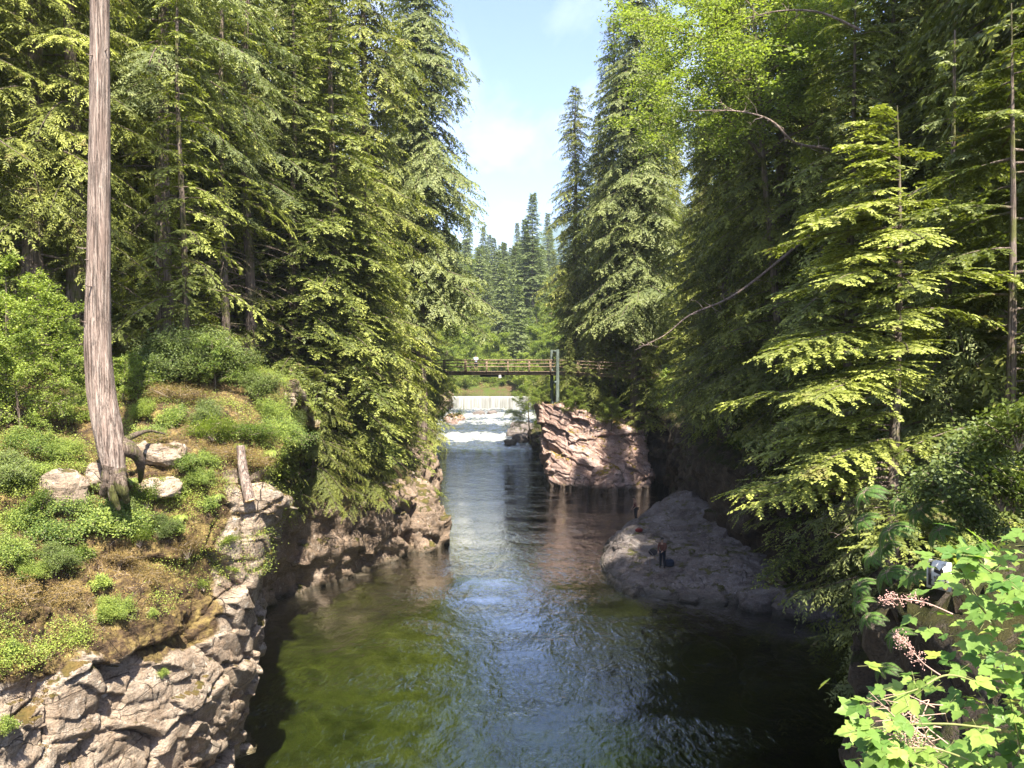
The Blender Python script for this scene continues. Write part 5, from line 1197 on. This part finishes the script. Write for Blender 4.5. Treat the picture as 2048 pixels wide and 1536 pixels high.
def net():
    p = P(1300, 1128, 46.3); z = fz(p[0], p[1])+.03; r = empty('landing_net', (p[0], p[1], z), .3); tag(r, 'dark landing net leaning beside the standing angler', 'net')
    g_ = Geo(); t = np.linspace(0, 2*PI, 25); hoop = np.stack([.25+.27*np.cos(t), .12+.1*np.sin(t), .75+.17*np.sin(t)], 1); g_.tube(hoop, .014, 6, cap=False); link('hoop', g_.mesh('hoop', simple('dark_rubber', (.02, .02, .02), .5)), r)
    g_ = Geo(); g_.tube([(-.1, -.15, 0), (.05, .05, .62)], .014, 6); link('handle', g_.mesh('handle', simple('pole_wood', (.2, .12, .07), .6)), r)
    g_ = Geo(); V = [np.array([.25, .14, .68])]+list(hoop[:-1]); g_.add(np.array(V), [(0, i+1, (i+1) % 24+1) for i in range(24)]); link('mesh_bag', g_.mesh('mesh_bag', simple('net_cloth', (.015, .015, .02), .9)), r)
net()
def rod(a, b, label):
    a = P(*a); b = P(*b); g_ = Geo(); g_.tube([(0, 0, 0), (b-a)*.5+np.array([0, 0, .03]), b-a], [.014, .008, .003], 6); r = empty('fishing_rod', tuple(a)); tag(r, label, 'fishing rod'); link('blank', g_.mesh('blank', simple('pale_rod', (.35, .33, .3), .4)), r)
    g_ = Geo(); g_.tube([(0, 0, 0), nrm(b-a)*.35], [.022, .018], 8); link('grip', g_.mesh('grip', simple('cork', (.3, .2, .12), .9)), r)
rod((1313, 1120, 45.2), (1296, 1098, 44.6), 'short fishing rod held out by the angler in the brown jacket')
# ------------------------------------------------------------------ camera, light, sky, haze
cam = bpy.data.cameras.new('camera'); co = bpy.data.objects.new('camera', cam); COL.objects.link(co)
cam.sensor_width = 36; cam.lens = 36*F/2048; cam.clip_end = 6000; cam.clip_start = .05
co.location = (0, 0, HC); co.rotation_euler = (PI/2-PITCH, 0, 0); sc.camera = co
SUN_EL = math.radians(57); SUN_AZ = math.radians(18)   # sun behind the camera, to the right
sdir = Vector((math.sin(SUN_AZ)*math.cos(SUN_EL), -math.cos(SUN_AZ)*math.cos(SUN_EL), math.sin(SUN_EL)))
sl = bpy.data.lights.new('sun', 'SUN'); sl.energy = 5; sl.angle = math.radians(.53); sl.color = (1, .95, .84)
so = bpy.data.objects.new('sun', sl); COL.objects.link(so); so.rotation_euler = sdir.to_track_quat('Z', 'Y').to_euler()
w = bpy.data.worlds.new('World'); sc.world = w; w.use_nodes = True; nt = w.node_tree; nt.nodes.clear(); g = N(nt)
out = nt.nodes.new('ShaderNodeOutputWorld'); bg = nt.nodes.new('ShaderNodeBackground')
sky = nt.nodes.new('ShaderNodeTexSky'); sky.sky_type = 'NISHITA'; sky.sun_disc = False; sky.sun_elevation = SUN_EL
sky.sun_rotation = math.atan2(sdir.x, sdir.y); sky.air_density = 1.0; sky.dust_density = .7; sky.ozone_density = 3.2
tc = g.coord('Generated'); sp = g.n('ShaderNodeSeparateXYZ'); g.l(tc, sp.inputs[0])
zz = g.math('MAXIMUM', sp.outputs[2], .05)
cv = g.n('ShaderNodeCombineXYZ'); g.l(g.math('DIVIDE', sp.outputs[0], zz), cv.inputs[0]); g.l(g.math('DIVIDE', sp.outputs[1], zz), cv.inputs[1])
cl = g.noise(g.scale(cv.outputs[0], (1.1, .42, 1), (0, 0, .5)), .9, 7, .55, .4)
cf = g.mapr(cl, .46, .85, 0, .6)
lp = g.mix(cf, sky.outputs[0], (9.5, 9.8, 10.2))
lp = g.mix(1.0, lp, (1.0, .945, 1.03), 'MULTIPLY'); g.l(lp, bg.inputs[0]); bg.inputs[1].default_value = .095; g.l(bg.outputs[0], out.inputs[0])
hz, nt, out = newmat('haze_air'); g = N(nt)
pv = g.n('ShaderNodeVolumePrincipled'); pv.inputs['Color'].default_value = (.85, .93, 1, 1); pv.inputs['Density'].default_value = .00018; pv.inputs['Anisotropy'].default_value = .2
g.l(pv.outputs[0], out.inputs['Volume'])
if HAZE: tag(link('haze', box_mesh('haze', (-1600, -80, -12), (1600, 4300, 430), hz)), kind='stuff')
sc.view_settings.view_transform = 'Standard'; sc.view_settings.look = 'None'; sc.view_settings.exposure = 1.92; sc.view_settings.gamma = 1
cy = sc.cycles
cy.max_bounces = 7; cy.diffuse_bounces = 3; cy.glossy_bounces = 3; cy.transmission_bounces = 4; cy.transparent_max_bounces = 8; cy.volume_bounces = 0
cy.caustics_reflective = False; cy.caustics_refractive = False; cy.sample_clamp_indirect = 6
cy.use_denoising = True
